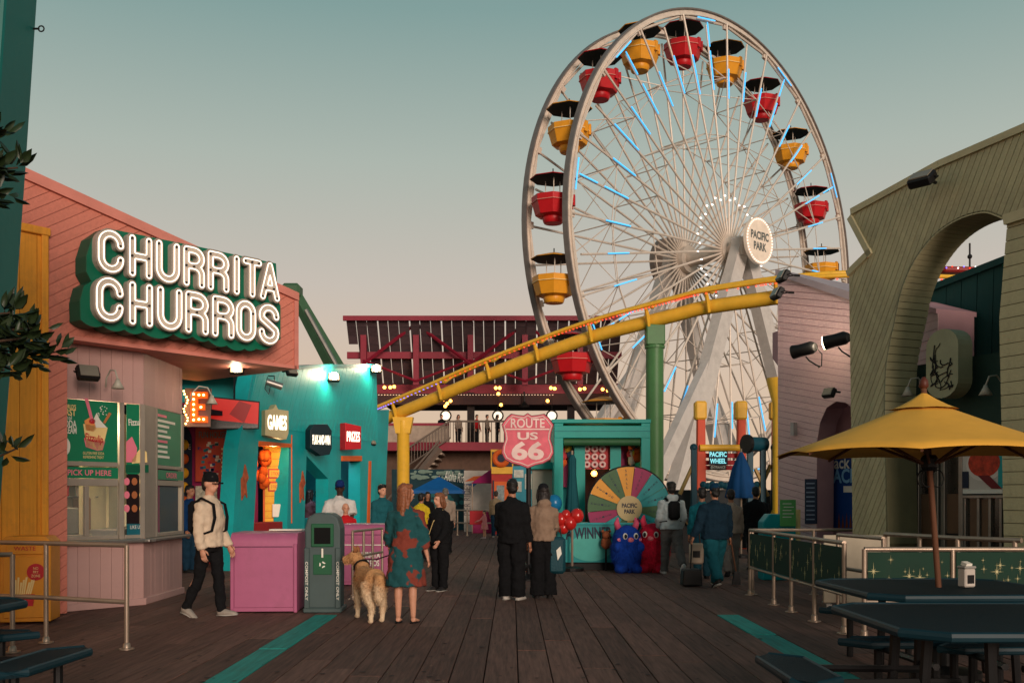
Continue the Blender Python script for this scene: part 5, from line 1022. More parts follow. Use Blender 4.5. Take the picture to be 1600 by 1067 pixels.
pz = MB().prism(rect(gx(1506), gx(1570), zw(770), zw(700)), .6, .62).build('food_poster', mat('poster_pale', (206, 196, 186), .5, var=.08), GA)
patch(GA, disc(gx(1540), zw(725), .3, .22, 20), .598, mat('bowl_white', (226, 214, 204), .4), 'print'); patch(GA, disc(gx(1540), zw(722), .26, .19, 20), .592, mat('salsa_red', (196, 62, 36), .5, var=.6, scale=12), 'print'); patch(GA, [(gx(1530), zw(742)), (gx(1548), zw(742)), (gx(1568), zw(763)), (gx(1552), zw(763))], .59, mat('sleeve_red', (120, 34, 38), .6), 'print'); patch(GA, rect(gx(1562), gx(1570), zw(762), zw(700)), .594, TEAL, 'print'); patch(GA, rect(gx(1506), gx(1516), zw(762), zw(735)), .594, NAVY, 'print'); box(GA, 'poster_strip', WHT, gx(1508), gx(1570), .58, .6, zw(771), zw(765), .002)
# dark teal block and pink block beyond the arch
TBk = thing('dark_teal_block', 'dark teal boarded upper wall seen through the green arch', 'building', GA.location, GA.rotation_euler[2]); tb = onp(TBk, [(1395, 482), (1418, 470), (1700, 362), (1700, 640), (1395, 640)], 2.0); DT = wood('deep_teal_boards', (20, 70, 68), axis=2, rnd=.05, var=.08); MB().prism(tb, 2.02, 4).build('wall', mat('deep_teal', (18, 62, 62), .6), TBk); boards(TBk, tb, 2.018, R(88), .3, DT, gap=.014); MB().prism([tb[0], tb[1], tb[2], (tb[2][0], tb[2][1] + .1), (tb[1][0], tb[1][1] + .1), (tb[0][0], tb[0][1] + .1)], 1.95, 4.1).build('coping', DT, TBk)
MB().prism([(tb[3][0], tb[3][1]), (tb[4][0], tb[4][1]), (tb[4][0], 0), (tb[3][0], 0)], 2.1, 4).build('lower_wall', mat('deep_teal', (18, 62, 62), .6), TBk)
PKB = thing('pink_block', 'pink boarded box behind the arch next to the oval sign', 'building', GA.location, GA.rotation_euler[2]); pk = onp(PKB, [(1404, 474), (1466, 490), (1466, 574), (1385, 597)], 1.2); MB().prism(pk, 1.21, 1.9).build('wall', PKT, PKB); boards(PKB, pk, 1.208, R(6), .13, PKW, gap=.006); MB().prism([(a, b - (0)) for a, b in [(pk[0][0], pk[0][1]), (pk[1][0], pk[1][1]), (pk[1][0], pk[1][1] + .07), (pk[0][0], pk[0][1] + .07)]], 1.16, 1.95).build('coping', PKT, PKB); MB().prism([(pk[3][0], pk[3][1]), (pk[2][0] , pk[2][1]), (pk[2][0], 0), (pk[3][0], 0)], 1.5, 1.9).build('lower_wall', mat('deep_teal', (18, 62, 62), .6), PKB)
OS = thing('oval_sign', 'pale rounded sign with black line doodles inside the green arch', 'sign', GA.location, GA.rotation_euler[2]); c0, c1 = on(OS, 1447, 570, .25)[0], on(OS, 1497, 570, .25)[0]; z0, z1 = on(OS, 1472, 622, .25)[1], on(OS, 1472, 514, .25)[1]; rx = (c1 - c0) / 2; cxo = (c0 + c1) / 2; rr_ = rx * .85
st = [(cxo + rx * math.cos(a), z1 - rr_ + rr_ * math.sin(a)) for a in [PI * i / 12 for i in range(13)]] + [(cxo + rx * math.cos(a), z0 + rr_ + rr_ * math.sin(a)) for a in [PI + PI * i / 12 for i in range(13)]]
MB().prism(st, .25, .5).build('sign_box', mat('oval_cream', (158, 156, 124), .5, dirt=.1), OS); random.seed(31)
for i in range(17):      # curling hand drawn lines, dense towards the foot
    p = Vector((cxo + random.uniform(-.45, .45) * rx, z0 + .2 + (z1 - z0 - .5) * (random.random() ** 2.2) * .75)); an = random.uniform(0, 6.3); tw = random.uniform(-.5, .5); pts = []
    for j in range(random.randint(7, 16)):
        pts.append((p.x, .243, p.y)); an += tw + random.uniform(-.55, .55); q_ = p + Vector((math.cos(an), math.sin(an))) * random.uniform(.02, .05)
        if abs(q_.x - cxo) < rx * .72 and z0 + .1 < q_.y < z1 - .12: p = q_
        else: an += 2.5
    MB().tube(pts, random.uniform(.004, .009), 5).build('doodle_line', BLK, OS)
MB().tube([(cxo - .12, .243, z1 - .2), (cxo - .16, .243, z1 - .5), (cxo - .05, .243, z1 - .62), (cxo + .1, .243, z1 - .58), (cxo + .16, .243, z1 - .42)], .008, 5).build('doodle_line', BLK, OS)
flood_lamp(1441, 281, 13.2, R(-50), 'black floodlight on the sloping top of the green arch building', s=1.15, tilt=-.9); gooseneck(1540, 610, 13.0, R(-70), 'white gooseneck lamp under the green arch beside the oval sign'); gooseneck(1418, 612, 14.2, R(-70), 'white gooseneck lamp at the left foot of the green arch')
# ================================================================== RIGHT FOREGROUND: star fence, tables, umbrella
FG = mat('fence_green', (8, 48, 34), .75, var=.15, dirt=.15); STAR = mat('star_print', (190, 180, 130), .5, var=.2)
random.seed(12)
def star(m, x, z, r_):
    pts = []
    for i in range(16):
        a = PI * i / 8; q = r_ * (1.0 if i % 4 == 0 else (.42 if i % 2 == 0 else .1)); pts.append((x + q * .75 * math.cos(a), z + q * math.sin(a)))
    return pts
def star_fence(label, p0, p1, posts, z0, z1, n_st=9, h=1.0, vis=None):
    a, b = Vector((*p0, 0)), Vector((*p1, 0)); d = b - a; t = thing('star_fence', label, 'fence', a, math.atan2(d.y, d.x), 'green star fences'); Ln = d.length
    MB().tube([(0, 0, h), (Ln, 0, h)], .026, 10).build('top_rail', RAIL, t, smooth='auto'); MB().tube([(0, 0, z0 - .03), (Ln, 0, z0 - .03)], .02, 8).build('lower_rail', RAIL, t, smooth='auto')
    for q_ in posts:
        m = MB().cyl((q_ * Ln, 0, .004), (q_ * Ln, 0, h), .026, n=12); m.lathe([(.08, .004), (.08, .015), (.042, .02), (.036, .08), (.026, .09)], 14, (q_ * Ln, 0, 0)); m.build('post', RAIL, t, smooth='auto')
    for q0, q1 in zip(posts, posts[1:]):
        o = MB().box(q0 * Ln + .035, q1 * Ln - .035, -.012, .012, z0, z1).build('panel', FG, t); w_ = (q1 - q0) * Ln - .12
        for i in range(n_st):
            r_ = random.choice((.025, .035, .05, .08, .1)); x_, z_ = q0 * Ln + .06 + random.random() * w_, random.uniform(z0 + .06, z1 - .06)
            MB().prism(star(None, x_, z_, r_), -.0165, -.0125).build('star', STAR, o)
            
    return t
star_fence('green star printed fence running along the deck to the umbrella', (3.65, 15.7), (3.65, 11.25), [0, .32, .52, .75, 1.0], .46, .95)
star_fence('green star printed fence behind the umbrella table', (3.75, 10.9), (6.6, 10.9), [0, .33, .66, 1.0], .42, .92, 14, .95)
railing('steel ramp railing behind the star fence towards the green arch', [(3.7, 15.75), (6.05, 15.75)], 1.0, .5, post_at=[0, .4, .8])
railing('steel ramp railing sloping in front of the glass doors', [(4.7, 12.9), (5.05, 11.6), (5.45, 10.95)], 1.04, .5, post_at=[0, .5, 1, 1.9], r=.028)
railing('short steel railing beside the cream barrier', [(4.2, 13.2), (4.35, 12.0)], 1.02, .6)
CBR = thing('cream_barrier', 'cream solid barrier panel behind the star fence', 'barrier', (4.55, 13.6, 0), R(-8)); box(CBR, 'panel', mat('barrier_cream', (168, 156, 136), .6, dirt=.2), -.4, .45, 0, .06, .1, 1.0, .01); 
for x_ in (-.35, .38): box(CBR, 'foot', STEEL, x_ - .04, x_ + .04, -.15, .2, .004, .1)
TBL = mat('table_blue', (6, 32, 40), .65, var=.2, scale=30, bump=.6, bscale=140, spec=.2); TBE = mat('table_edge', (10, 44, 54), .5)
def octo(h, cut): return [(-h, -h + cut), (-h + cut, -h), (h - cut, -h), (h, -h + cut), (h, h - cut), (h - cut, h), (-h + cut, h), (-h, h - cut)]
def slab(t, poly, z, th, name, part=None):
    k = len(poly); b = MB().add([(x, y, z) for x, y in poly] + [(x, y, z - th) for x, y in poly], [tuple(range(k)), tuple(reversed(range(k, 2 * k)))] + [(i, k + i, k + (i + 1) % k, (i + 1) % k) for i in range(k)]); o = b.build(name, TBL, t)
    MB().tube([(x, y, z - th / 2 + .004) for x, y in poly], [(.016, th / 2 + .006)] * k, 8, closed=True, flat=None).build('rolled_edge', TBE, o)
    # woven metal slots across the surface
    xs = [p[0] for p in poly]; ys = [p[1] for p in poly]; x = min(xs) + .05; s_ = MB()
    while x < max(xs) - .03:
        y = min(ys) + .05
        while y < max(ys) - .04:
            if all((poly[(i + 1) % k][0] - poly[i][0]) * (y - poly[i][1]) - (poly[(i + 1) % k][1] - poly[i][1]) * (x - poly[i][0]) > .03 for i in range(k)): s_.add([(x - .006, y, z + .002), (x + .012, y + .016, z + .002), (x + .008, y + .018, z + .002), (x - .01, y + .002, z + .002)], [(0, 1, 2, 3)])
            y += .03
        x += .026
    tag(s_.build('slot_pattern', mat('slot_dark', (5, 12, 16), .8), o), kind='stuff'); return o
def picnic_table(label, loc, rz=0, skip=()):
    t = thing('picnic_table', label, 'table', loc, rz, 'blue picnic tables'); slab(t, octo(.8, .2), .76, .045, 'table_top')
    for k in range(4):
        if k in skip: continue      # the side kept open for a wheelchair
        a = k * PI / 2; c, s_ = math.cos(a), math.sin(a); rot = lambda x, y: (x * c - y * s_, x * s_ + y * c)
        slab(t, [rot(x, y) for x, y in ((-.42, -1.36), (.42, -1.36), (.55, -1.25), (.38, -1.06), (-.38, -1.06), (-.55, -1.25))], .45, .045, 'seat')
        for x_ in (-.28, .28): MB().cyl((*rot(x_, -1.2), 0.0), (*rot(x_, -1.2), .42), .032, n=8).build('seat_leg', BLK, t); MB().cyl((*rot(x_, -1.2), .4), (*rot(x_ * .8, -.3), .4), .025, n=6).build('frame_bar', BLK, t)
        for s2 in (-.25, .25): MB().cyl((*rot(s2, -.55), 0), (*rot(s2, -.5), .73), .035, n=8).build('leg', BLK, t)
    return t
picnic_table('blue metal picnic table in the right foreground', (2.98, 6.35, 0)); picnic_table('blue metal picnic table under the yellow umbrella', (3.52, 8.5, 0), R(2), (3,)); picnic_table('blue metal picnic table at the left edge', (-4.3, 6.75, 0), R(-3))
UM = thing('yellow_umbrella', 'large yellow market umbrella shading the blue table', 'umbrella', (3.577, 8.45, 0)); UC = mat('umbrella_yellow', (222, 164, 62), .75, var=.1, scale=2, bump=.25, bscale=8); lean = Vector((-.075, 0, 1.0)).normalized()
up = lambda h: Vector((0, 0, .0)) + lean * h
n = 8; apex = up(2.4); m = MB(); vs = []; fs = []; cols_ = 6; rws = 6
def canopy(mb, r0, r1, z0, z1, sag, y_ph=PI / 8, rows=6, sub=6):
    N = n * sub; vs = []
    for i in range(rows + 1):
        t = i / rows; rr = r0 + (r1 - r0) * t; z = z0 + (z1 - z0) * t
        for j in range(N):
            f = (j % sub) / sub; k = j // sub; a0, a1 = y_ph + 2 * PI * k / n, y_ph + 2 * PI * (k + 1) / n
            p = Vector((math.cos(a0), math.sin(a0), 0)).lerp(Vector((math.cos(a1), math.sin(a1), 0)), f) * rr; s_ = 4 * f * (1 - f) * sag * t
            vs.append((p.x + apex.x, p.y + apex.y, z + apex.z - s_ * .0 + (-.012 * math.sin(t * PI)) + s_))
    fs = [(i * N + j, (i + 1) * N + j, (i + 1) * N + (j + 1) % N, i * N + (j + 1) % N) for i in range(rows) for j in range(N)]; mb.add(vs, fs)
c1 = MB(); canopy(c1, .1, 1.19, -.12, -.54, .025); o = c1.build('canopy', UC, UM, smooth='auto'); sd = o.modifiers.new('thick', 'SOLIDIFY'); sd.thickness = .004
c1 = MB(); canopy(c1, .015, .27, -.03, -.17, .006, rows=3); c1.build('vent_cap', UC, UM, smooth='auto')
WPO = wood('pole_wood', (96, 60, 40), axis=2, rnd=0, var=.2)
MB().tube([up(.02), up(2.41)], .024, 12).build('pole', WPO, UM, smooth='auto'); MB().lathe([(.02, 0), (.04, .02), (.035, .07), (.012, .1)], 10, apex).build('finial', mat('finial_brown', (80, 36, 24), .5), UM, smooth=True)
for k in range(n):
    a = PI / 8 + 2 * PI * k / n; dv = Vector((math.cos(a), math.sin(a), 0)); MB().tube([apex + dv * .06 + Vector((0, 0, -.14)), apex + dv * 1.17 + Vector((0, 0, -.555))], .012, 6).build('rib', WPO, UM); MB().tube([up(1.78) + dv * .05, apex + dv * .62 + Vector((0, 0, -.36))], .011, 6).build('strut', WPO, UM)
MB().lathe([(.05, 1.72), (.07, 1.75), (.07, 1.82), (.05, 1.85)], 12, (up(1.78).x, 0, 0)).build('hub', BLK, UM)
for k in range(3): c = up(1.66) + Vector((.06 * math.cos(k * 2.1), .06 * math.sin(k * 2.1), 0)); MB().tube([c + Vector((.05 * math.cos(a), .02 * k, .07 * math.sin(a))) for a in [i * PI / 6 for i in range(12)]], .006, 5, closed=True).build('pulley_cord', BLK, UM)
MB().lathe([(.28, .004), (.28, .08), (.06, .12), (.045, .3)], 18).build('base', BLK, UM, smooth='auto')
ND = thing('napkin_dispenser', 'small clear napkin dispenser on the umbrella table', 'dispenser', (3.72, 8.38, .77), R(20)); MB().box(-.055, .055, -.045, .045, 0, .15, b=.01).build('case', mat('dispenser_clear', (190, 180, 170), .25, spec=.5), ND); MB().box(-.06, .06, -.05, .05, .15, .172, b=.008).build('lid', mat('lid_grey', (150, 146, 140), .4), ND); MB().box(-.035, .035, -.047, -.0455, .03, .1).build('slot', BLK, ND); MB().box(-.03, .03, -.03, .03, .17, .2, rot=Matrix.Rotation(.3, 3, 'X')).build('napkin', WHT, ND)
# ---- teal pylon and tree at the left edge
TP = thing('teal_pylon', 'tall leaning teal pylon at the left edge with ring bolt', 'pylon', (-4.55, 8, 0)); e_ = [((x - 800) / FP * 8 + 4.6, EYE + (777 - y) / FP * 8) for x, y in ((56, -90), (50, 0), (32, 270), (17, 480), (3, 650), (-8, 800))]
MB().prism([(-.6, 0), (e_[5][0], 0)] + e_[::-1] + [(-.7, e_[0][1])], -.5, 0).build('shaft', mat('pylon_teal', (4, 96, 90), .5, var=.1, scale=1, bump=.1, bscale=12), TP, bevel=.03)
MB().tube([(e_[1][0] - .02, -.05, e_[1][1] - .25), (e_[1][0] + .03, -.05, e_[1][1] - .25)], .008, 6).build('bolt', BLK, TP); cb_ = Vector((e_[1][0] + .045, -.05, e_[1][1] - .25)); MB().tube([cb_ + Vector((.022 * math.cos(a), 0, .022 * math.sin(a))) for a in [i * PI / 6 for i in range(12)]], .006, 6, closed=True).build('ring', BLK, TP)
TRR = thing('small_tree', 'small dark leafed tree whose branches reach in at the left edge', 'tree', (-2.85, 4.6, 0)); BK = mat('bark', (70, 52, 40), .9, var=.3, scale=12, bump=.6); LF = mat('leaf_green', (34, 48, 24), .45, var=.45, scale=9, spec=.4); random.seed(17)
tk = MB().tube([(0, 0, .4), (.03, .02, 1.2), (-.02, 0, 2.0), (.02, .02, 2.9), (0, 0, 3.5)], [.06, .05, .04, .028, .012], 10); lv = MB()
targets = [(.72, -.1, 2.2), (.66, .05, 2.12), (.62, -.05, 2.32), (.78, .05, 2.16), (.62, -.1, 2.06), (.58, .1, 2.24), (.7, 0, 2.26), (.63, .0, 2.98), (.58, -.05, 2.85), (.5, .05, 3.15)] + [(random.uniform(-.6, .4), random.uniform(-.6, .6), random.uniform(1.7, 3.8)) for i in range(26)]
for T_ in targets:
    T_ = Vector(T_); a = Vector((0, 0, max(1.2, T_.z - (.3 if T_.x > .45 else .55)))); mid = a.lerp(T_, .5) + Vector((0, 0, .12)); tk.tube([a, mid, T_], [.018, .012, .004], 6)
    for i in range(60 if T_.x > .45 else 34):
        t = random.uniform(.45, 1.06); p = a.lerp(mid, t * 2) if t < .5 else mid.lerp(T_, (t - .5) * 2); d = Vector((random.uniform(-1, 1), random.uniform(-1, 1), random.uniform(-.6, .9))).normalized(); p = p + d * .03; ln = random.uniform(.06, .105); wd = ln * .2; s_ = d.cross(Vector((random.random(), random.random(), 1))).normalized(); nn = d.cross(s_) * .014; q = lambda k_: p + d * ln * k_
        lv.add([p, q(.3) + s_ * wd, q(.65) + s_ * wd * .9 - nn, q(1) - nn * 2.4, q(.65) - s_ * wd * .9 - nn, q(.3) - s_ * wd, q(.3) - nn * 1.2, q(.65) - nn * 2.2], [(0, 1, 6), (0, 6, 5), (1, 2, 7, 6), (5, 6, 7, 4), (2, 3, 7), (4, 7, 3)])
tk.build('trunk', BK, TRR, smooth=True); lv.build('crown', LF, TRR, smooth=True); MB().lathe([(.2, .004), (.28, .42), (.31, .44), (.27, .46), (.2, .4)], 20).build('pot', mat('pot_clay', (110, 70, 54), .8), TRR, smooth='auto')

# ================================================================== PEOPLE
SKIN = {'fair': (196, 142, 116), 'tan': (164, 112, 86), 'brown': (104, 68, 50), 'dark': (62, 42, 34)}
def skinm(k): return mat('skin_' + k, SKIN[k], .5, var=.08, scale=12)
def cloth(name, rgb, var=.14): return mat('cloth_' + name, rgb, .9, var=var, scale=7, bump=.35, bscale=22, spec=.15)
tex = bpy.data.textures.new('folds', 'CLOUDS'); tex.noise_scale = .11; tex.noise_depth = 2
tex2 = bpy.data.textures.new('strands', 'CLOUDS'); tex2.noise_scale = .035
def remesh(o, vs_, disp=0, t_=None, sm=3):
    m = o.modifiers.new('fuse', 'REMESH'); m.mode = 'VOXEL'; m.voxel_size = vs_; m.use_smooth_shade = True
    s_ = o.modifiers.new('soft', 'SMOOTH'); s_.iterations = sm; s_.factor = .5
    if disp: d = o.modifiers.new('folds', 'DISPLACE'); d.texture = t_ or tex; d.strength = disp; d.mid_level = .5; d.texture_coords = 'GLOBAL'
    return o
def person(label, loc, rz, H, top, bottom, skin='fair', hair=('short', (40, 28, 22)), shoe=(30, 28, 28), legs=((0, 0), (0, 0)), arms=((5, 6, 12, 0), (5, 6, 12, 0)), lean=0, head=(0, 0), build=1.0, top_kw={}, bot_kw={}, cap=None, extra=None, vx=.012, group=None, female=False, slim=1.0):
    """legs: (hip flex, knee flex) per side in degrees; arms: (shoulder flex, abduction, elbow flex, inward)"""
    t = thing('person', label, 'person', loc, rz, group); t.scale = (H / 1.75,) * 3; F = Vector((0, -1, 0)); sk = skinm(skin)
    hipz = .92; J = {}
    for s_, (a, k) in zip((-1, 1), legs):
        a, k = R(a), R(k); hp = Vector((s_ * .092, 0, hipz)); kn = hp + .43 * Vector((0, -math.sin(a), -math.cos(a))); an = kn + .41 * Vector((s_ * .01, -math.sin(a - k), -math.cos(a - k))); J[s_] = [hp, kn, an, a - k]
    low = min(J[s_][2].z - .085 - (.13 * math.sin(max(0, -J[s_][3])) if J[s_][3] < -.2 else 0) * .0 for s_ in J); sh = Vector((0, 0, -low))
    for s_ in J: J[s_][:3] = [p + sh for p in J[s_][:3]]
    pel = Vector((0, 0, hipz)) + sh; l = R(lean); sp = lambda h: pel + Vector((0, -math.sin(l) * h, math.cos(l) * h))
    b = build; fm = .88 if female else 1.0
    torso = [(-.1, .125 * b, .1 * b), (0, .165 * b, .115 * b), (.12, .15 * b * (.93 if female else 1), .105 * b), (.28, .16 * b * fm, .115 * b), (.41, .168 * b * fm, .105 * b), (.485, .118 * b * fm, .08 * b), (.535, .062, .06)]
    shw = .168 * fm * b; A = {}
    for s_, (fl, ab, el, inn) in zip((-1, 1), arms):
        fl, ab, el, inn = map(R, (fl, ab, el, inn)); s0 = sp(.445) + Vector((s_ * shw, 0, 0)); ud = Vector((s_ * math.sin(ab), -math.sin(fl) * math.cos(ab), -math.cos(fl) * math.cos(ab))).normalized(); e0 = s0 + ud * .29
        fd_ = Vector((s_ * (math.sin(ab) - math.sin(inn)), -math.sin(fl + el), -math.cos(fl + el))).normalized(); w0 = e0 + fd_ * .25; A[s_] = (s0, e0, w0, fd_)
    nk = sp(.54); hy, hp_ = R(head[0]), R(head[1]); HM = Matrix.Rotation(hy, 3, 'Z') @ Matrix.Rotation(-hp_, 3, 'X'); hc = nk + Vector((0, -.015 - math.sin(l) * .05, .165)); hq = lambda x, y, z: hc + HM @ Vector((x, y, z))
    bd = MB(); bd.tube([sp(h) for h, _, _ in torso], [(x * .86, y * .86) for _, x, y in torso], 14, flat=(1, 0, 0))
    bd.tube([sp(.48), nk, nk + Vector((0, -.008, .1))], [.07, .056 * b ** .5, .055], 10)
    def hball(c, r_): 
        k0 = len(bd.v); bd.ball((0, 0, 0), r_, 14, 10)
        for i in range(k0, len(bd.v)): v_ = Vector(bd.v[i]) + Vector(c); bd.v[i] = tuple(hq(*v_))
    hball((0, .008, .02), (.077, .096, .1)); hball((0, -.025, -.055), (.058, .066, .06)); hball((0, -.098, -.012), (.013, .02, .026)); hball((0, -.084, .028), (.05, .014, .02)); hball((0, -.086, -.052), (.026, .012, .014))
    for s_ in (-1, 1): hball((s_ * .08, .008, -.005), (.012, .022, .032))
    for s_ in J:
        hp0, kn, an, fa = J[s_]; bd.tube([hp0 + Vector((0, 0, .02)), hp0.lerp(kn, .5), kn, kn.lerp(an, .35) + Vector((0, .012, 0)), an], [.085 * b, .072 * b, .054, .052, .034], 12)
        pt = max(-.9, min(.5, fa)); fdv = Vector((s_ * .12, -math.cos(pt), math.sin(pt) * 1.0)).normalized(); J[s_].append(fdv); bd.tube([an + Vector((0, .02, -.035)), an + fdv * .08 + Vector((0, 0, -.055)), an + fdv * .17 + Vector((0, 0, -.068))], [(.032, .035), (.042, .026), (.036, .015)], 10, flat=(1, 0, 0))
    for s_ in A: s0, e0, w0, fd_ = A[s_]; bd.tube([s0, s0.lerp(e0, .5), e0, e0.lerp(w0, .4), w0, w0 + fd_ * .03], [.05 * b, .044 * b, .037, .036, .026, .025], 10)
    remesh(bd.build('body', sk, t), vx)
    # hands
    for s_ in A:
        s0, e0, w0, fd_ = A[s_]; h = MB(); side = Vector((0, -1, 0)) - fd_ * Vector((0, -1, 0)).dot(fd_); side = side.normalized() if side.length > .1 else Vector((0, 0, 1)); nrm = fd_.cross(side).normalized() * -s_ * 1.0
        pc = w0 + fd_ * .05; h.tube([w0 - fd_ * .01, pc, w0 + fd_ * .095], [(.026, .02), (.041, .017), (.038, .013)], 8, flat=tuple(side)); inw = Vector((-s_, 0, 0))
        for i, (o_, ln) in enumerate(((.03, .068), (.011, .078), (-.009, .072), (-.028, .056))):
            p0 = w0 + fd_ * .09 + side * o_; p1 = p0 + fd_ * ln * .5 + inw * .006; p2 = p1 + fd_ * ln * .42 + inw * .02; h.tube([p0, p1, p2], [.0095, .0088, .007], 6)
        tb_ = w0 + fd_ * .025 + side * .034; h.tube([tb_, tb_ + fd_ * .03 + side * .022 + inw * .01, tb_ + fd_ * .062 + side * .024 + inw * .018], [.0125, .011, .008], 6); h.build('hand', sk, t, smooth=True)
    for s_ in (-1, 1): MB().ball(hq(s_ * .031, -.083, .012), (.011, .008, .007), 8, 6).build('eye', mat('eye_dark', (28, 22, 20), .3), t, smooth=True)
    MB().ball(hq(0, -.094, -.055), (.022, .007, .006), 8, 6).build('mouth', mat('lip_' + skin, tuple(int(c * .75) for c in SKIN[skin]), .5), t, smooth=True)
    # trousers
    bk = dict(kind='trousers', w=.03, end=1.0, flare=0); bk.update(bot_kw); bm = MB()
    if bottom is not None:
        if bk['kind'] == 'trousers':
            wv = bk['w']; bm.tube([sp(-.12), sp(-.02), sp(.1)], [(.15 * b, .11 * b), (.178 * b, .128 * b), (.16 * b, .115 * b)], 14, flat=(1, 0, 0))
            for s_ in J:
                hp0, kn, an, fa, fdv = J[s_]; end = kn.lerp(an, bk['end']) + Vector((0, 0, -.03 if bk['end'] >= 1 else 0)); bm.tube([hp0 + Vector((0, 0, .04)), hp0.lerp(kn, .5), kn, kn.lerp(end, .5), end], [.095 * b + wv * .5, .08 * b + wv, .058 + wv, .054 + wv + bk['flare'] * .4, .044 + wv + bk['flare']], 12)
        remesh(bm.build('trousers', bottom, t), max(vx, .014), .045)
    # top
    tk_ = dict(w=.03, hem=-.04, sleeve=1.0, sw=.022, skirt=0, hood=False, collar=True); tk_.update(top_kw); tm = MB(); wv = tk_['w']; hem = tk_['hem']; pr_ = [(hem, .17 * b + wv + tk_['skirt'], .122 * b + wv + tk_['skirt'])]
    if hem < -.1: pr_.append((hem * .5, .168 * b + wv + tk_['skirt'] * .6, .12 * b + wv + tk_['skirt'] * .6))
    pr_ += [(h, x + wv, y + wv) for h, x, y in torso if h > max(hem + .05, .05)][:-1] + [(.535, .085, .075)]
    tm.tube([sp(h) for h, _, _ in pr_], [(x, y) for _, x, y in pr_], 16, flat=(1, 0, 0))
    if tk_['collar']: tm.tube([sp(.52), sp(.57)], [(.078, .072), (.068, .064)], 12, flat=(1, 0, 0))
    for s_ in A:
        s0, e0, w0, fd_ = A[s_]; q_ = tk_['sleeve']; sw = tk_['sw']; pts = [s0 + Vector((-s_ * .06, 0, .02)), s0 + Vector((s_ * .0, 0, -.015)), s0.lerp(e0, .5), e0]; rs_ = [.055 * b, .056 * b + sw, .05 * b + sw, .042 + sw]
        if q_ <= .5: pts = pts[:2] + [s0.lerp(e0, q_ * 2 * .85)]; rs_ = rs_[:2] + [.056 * b + sw]
        else: pts += [e0.lerp(w0, (q_ - .5) * 1.1), e0.lerp(w0, (q_ - .5) * 2)]; rs_ += [.04 + sw, .031 + sw]
        tm.tube(pts, rs_, 12)
    if tk_['hood']: tm.ball(sp(.52) + Vector((0, .085, .02)), (.12, .075, .075), 14, 10)
    remesh(tm.build('top', top, t), max(vx, .014), .05 if tk_['skirt'] == 0 else .06)
    # shoes
    if shoe is not None:
        sm_ = mat('shoe_%d_%d_%d' % shoe, shoe, .6, var=.15, scale=20)
        for s_ in J:
            hp0, kn, an, fa, fdv = J[s_]; m = MB().tube([an + Vector((0, .05, -.03)), an + Vector((0, .02, -.035)), an + fdv * .07 + Vector((0, 0, -.045)), an + fdv * .16 + Vector((0, 0, -.06)), an + fdv * .2 + Vector((0, 0, -.066))], [(.03, .04), (.042, .052), (.05, .04), (.046, .025), (.03, .016)], 12, flat=(1, 0, 0)); o = m.build('shoe', sm_, t, smooth=True)
            MB().tube([an + Vector((0, .06, -.075)), an + fdv * .07 + Vector((0, 0, -.078)), an + fdv * .21 + Vector((0, 0, -.078))], [(.036, .012), (.05, .012), (.034, .012)], 10, flat=(1, 0, 0)).build('sole', mat('sole_pale', (170, 166, 158), .7) if sum(shoe) > 90 or extra == 'sole' else mat('sole_dark', (46, 42, 40), .7), o, smooth=True)
    # hair
    hk, hcv = hair; hm = mat('hair_%d_%d_%d' % hcv, hcv, .55, var=.35, scale=40, spec=.4)
    if hk:
        h = MB()
        def hb(c, r_):
            k0 = len(h.v); h.ball((0, 0, 0), r_, 14, 10)
            for i in range(k0, len(h.v)): v_ = Vector(h.v[i]) + Vector(c); h.v[i] = tuple(hq(*v_))
        hb((0, .022, .045), (.084, .094, .09)); hb((0, .05, -.01), (.076, .062, .085)); hb((0, -.03, .09), (.07, .06, .04))
        if hk == 'curly': hb((0, .01, .09), (.09, .1, .06)); hb((0, -.05, .1), (.07, .05, .04))
        if hk in ('long', 'bob', 'tail'):
            ln = {'long': .36, 'bob': .17, 'tail': .34}[hk]; wv_ = .085 if hk != 'tail' else .045; c0 = hq(0, .055, .0); h.tube([c0, c0 + Vector((0, .035, -ln * .4)), c0 + Vector((.0, .045, -ln * .75)), c0 + Vector((.01, .04, -ln))], [(wv_, .055), (wv_ * 1.1, .05), (wv_ * .95, .042), (wv_ * .5, .02)], 12, flat=tuple(HM @ Vector((1, 0, 0))))
            if hk != 'tail':
                for s_ in (-1, 1): h.tube([hq(s_ * .07, -.01, .06), hq(s_ * .085, .0, -.04), hq(s_ * .08, .02, -.04 - ln * .45)], [.03, .034, .018], 8)
        remesh(h.build('hair', hm, t), .01, .02, tex2, 1)
    if cap:
        cm = cloth('cap_%d_%d_%d' % cap, cap, .05); c = MB(); k0 = 0
        c.lathe([(.1, .03), (.101, .06), (.09, .11), (.06, .145), (.02, .155)], 18, sx=.86, sy=1.04); c.v = [tuple(hq(v_[0], v_[1] + .005, v_[2])) for v_ in c.v]; o = c.build('cap', cm, t, smooth=True)
        vz = MB(); pts = [(-.07, -.07), (-.06, -.13), (-.03, -.165), (0, -.175), (.03, -.165), (.06, -.13), (.07, -.07)]; vz.add([tuple(hq(x, y, .04 - .02 * abs(x) / .07)) for x, y in pts] + [tuple(hq(x, y, .03 - .02 * abs(x) / .07)) for x, y in pts], [tuple(range(7)), tuple(range(13, 6, -1))] + [(i, i + 7, (i + 1) % 7 + 7, (i + 1) % 7) for i in range(7)]); vz.build('visor', cm, o)
    return t, dict(sp=sp, J=J, A=A, hq=hq)
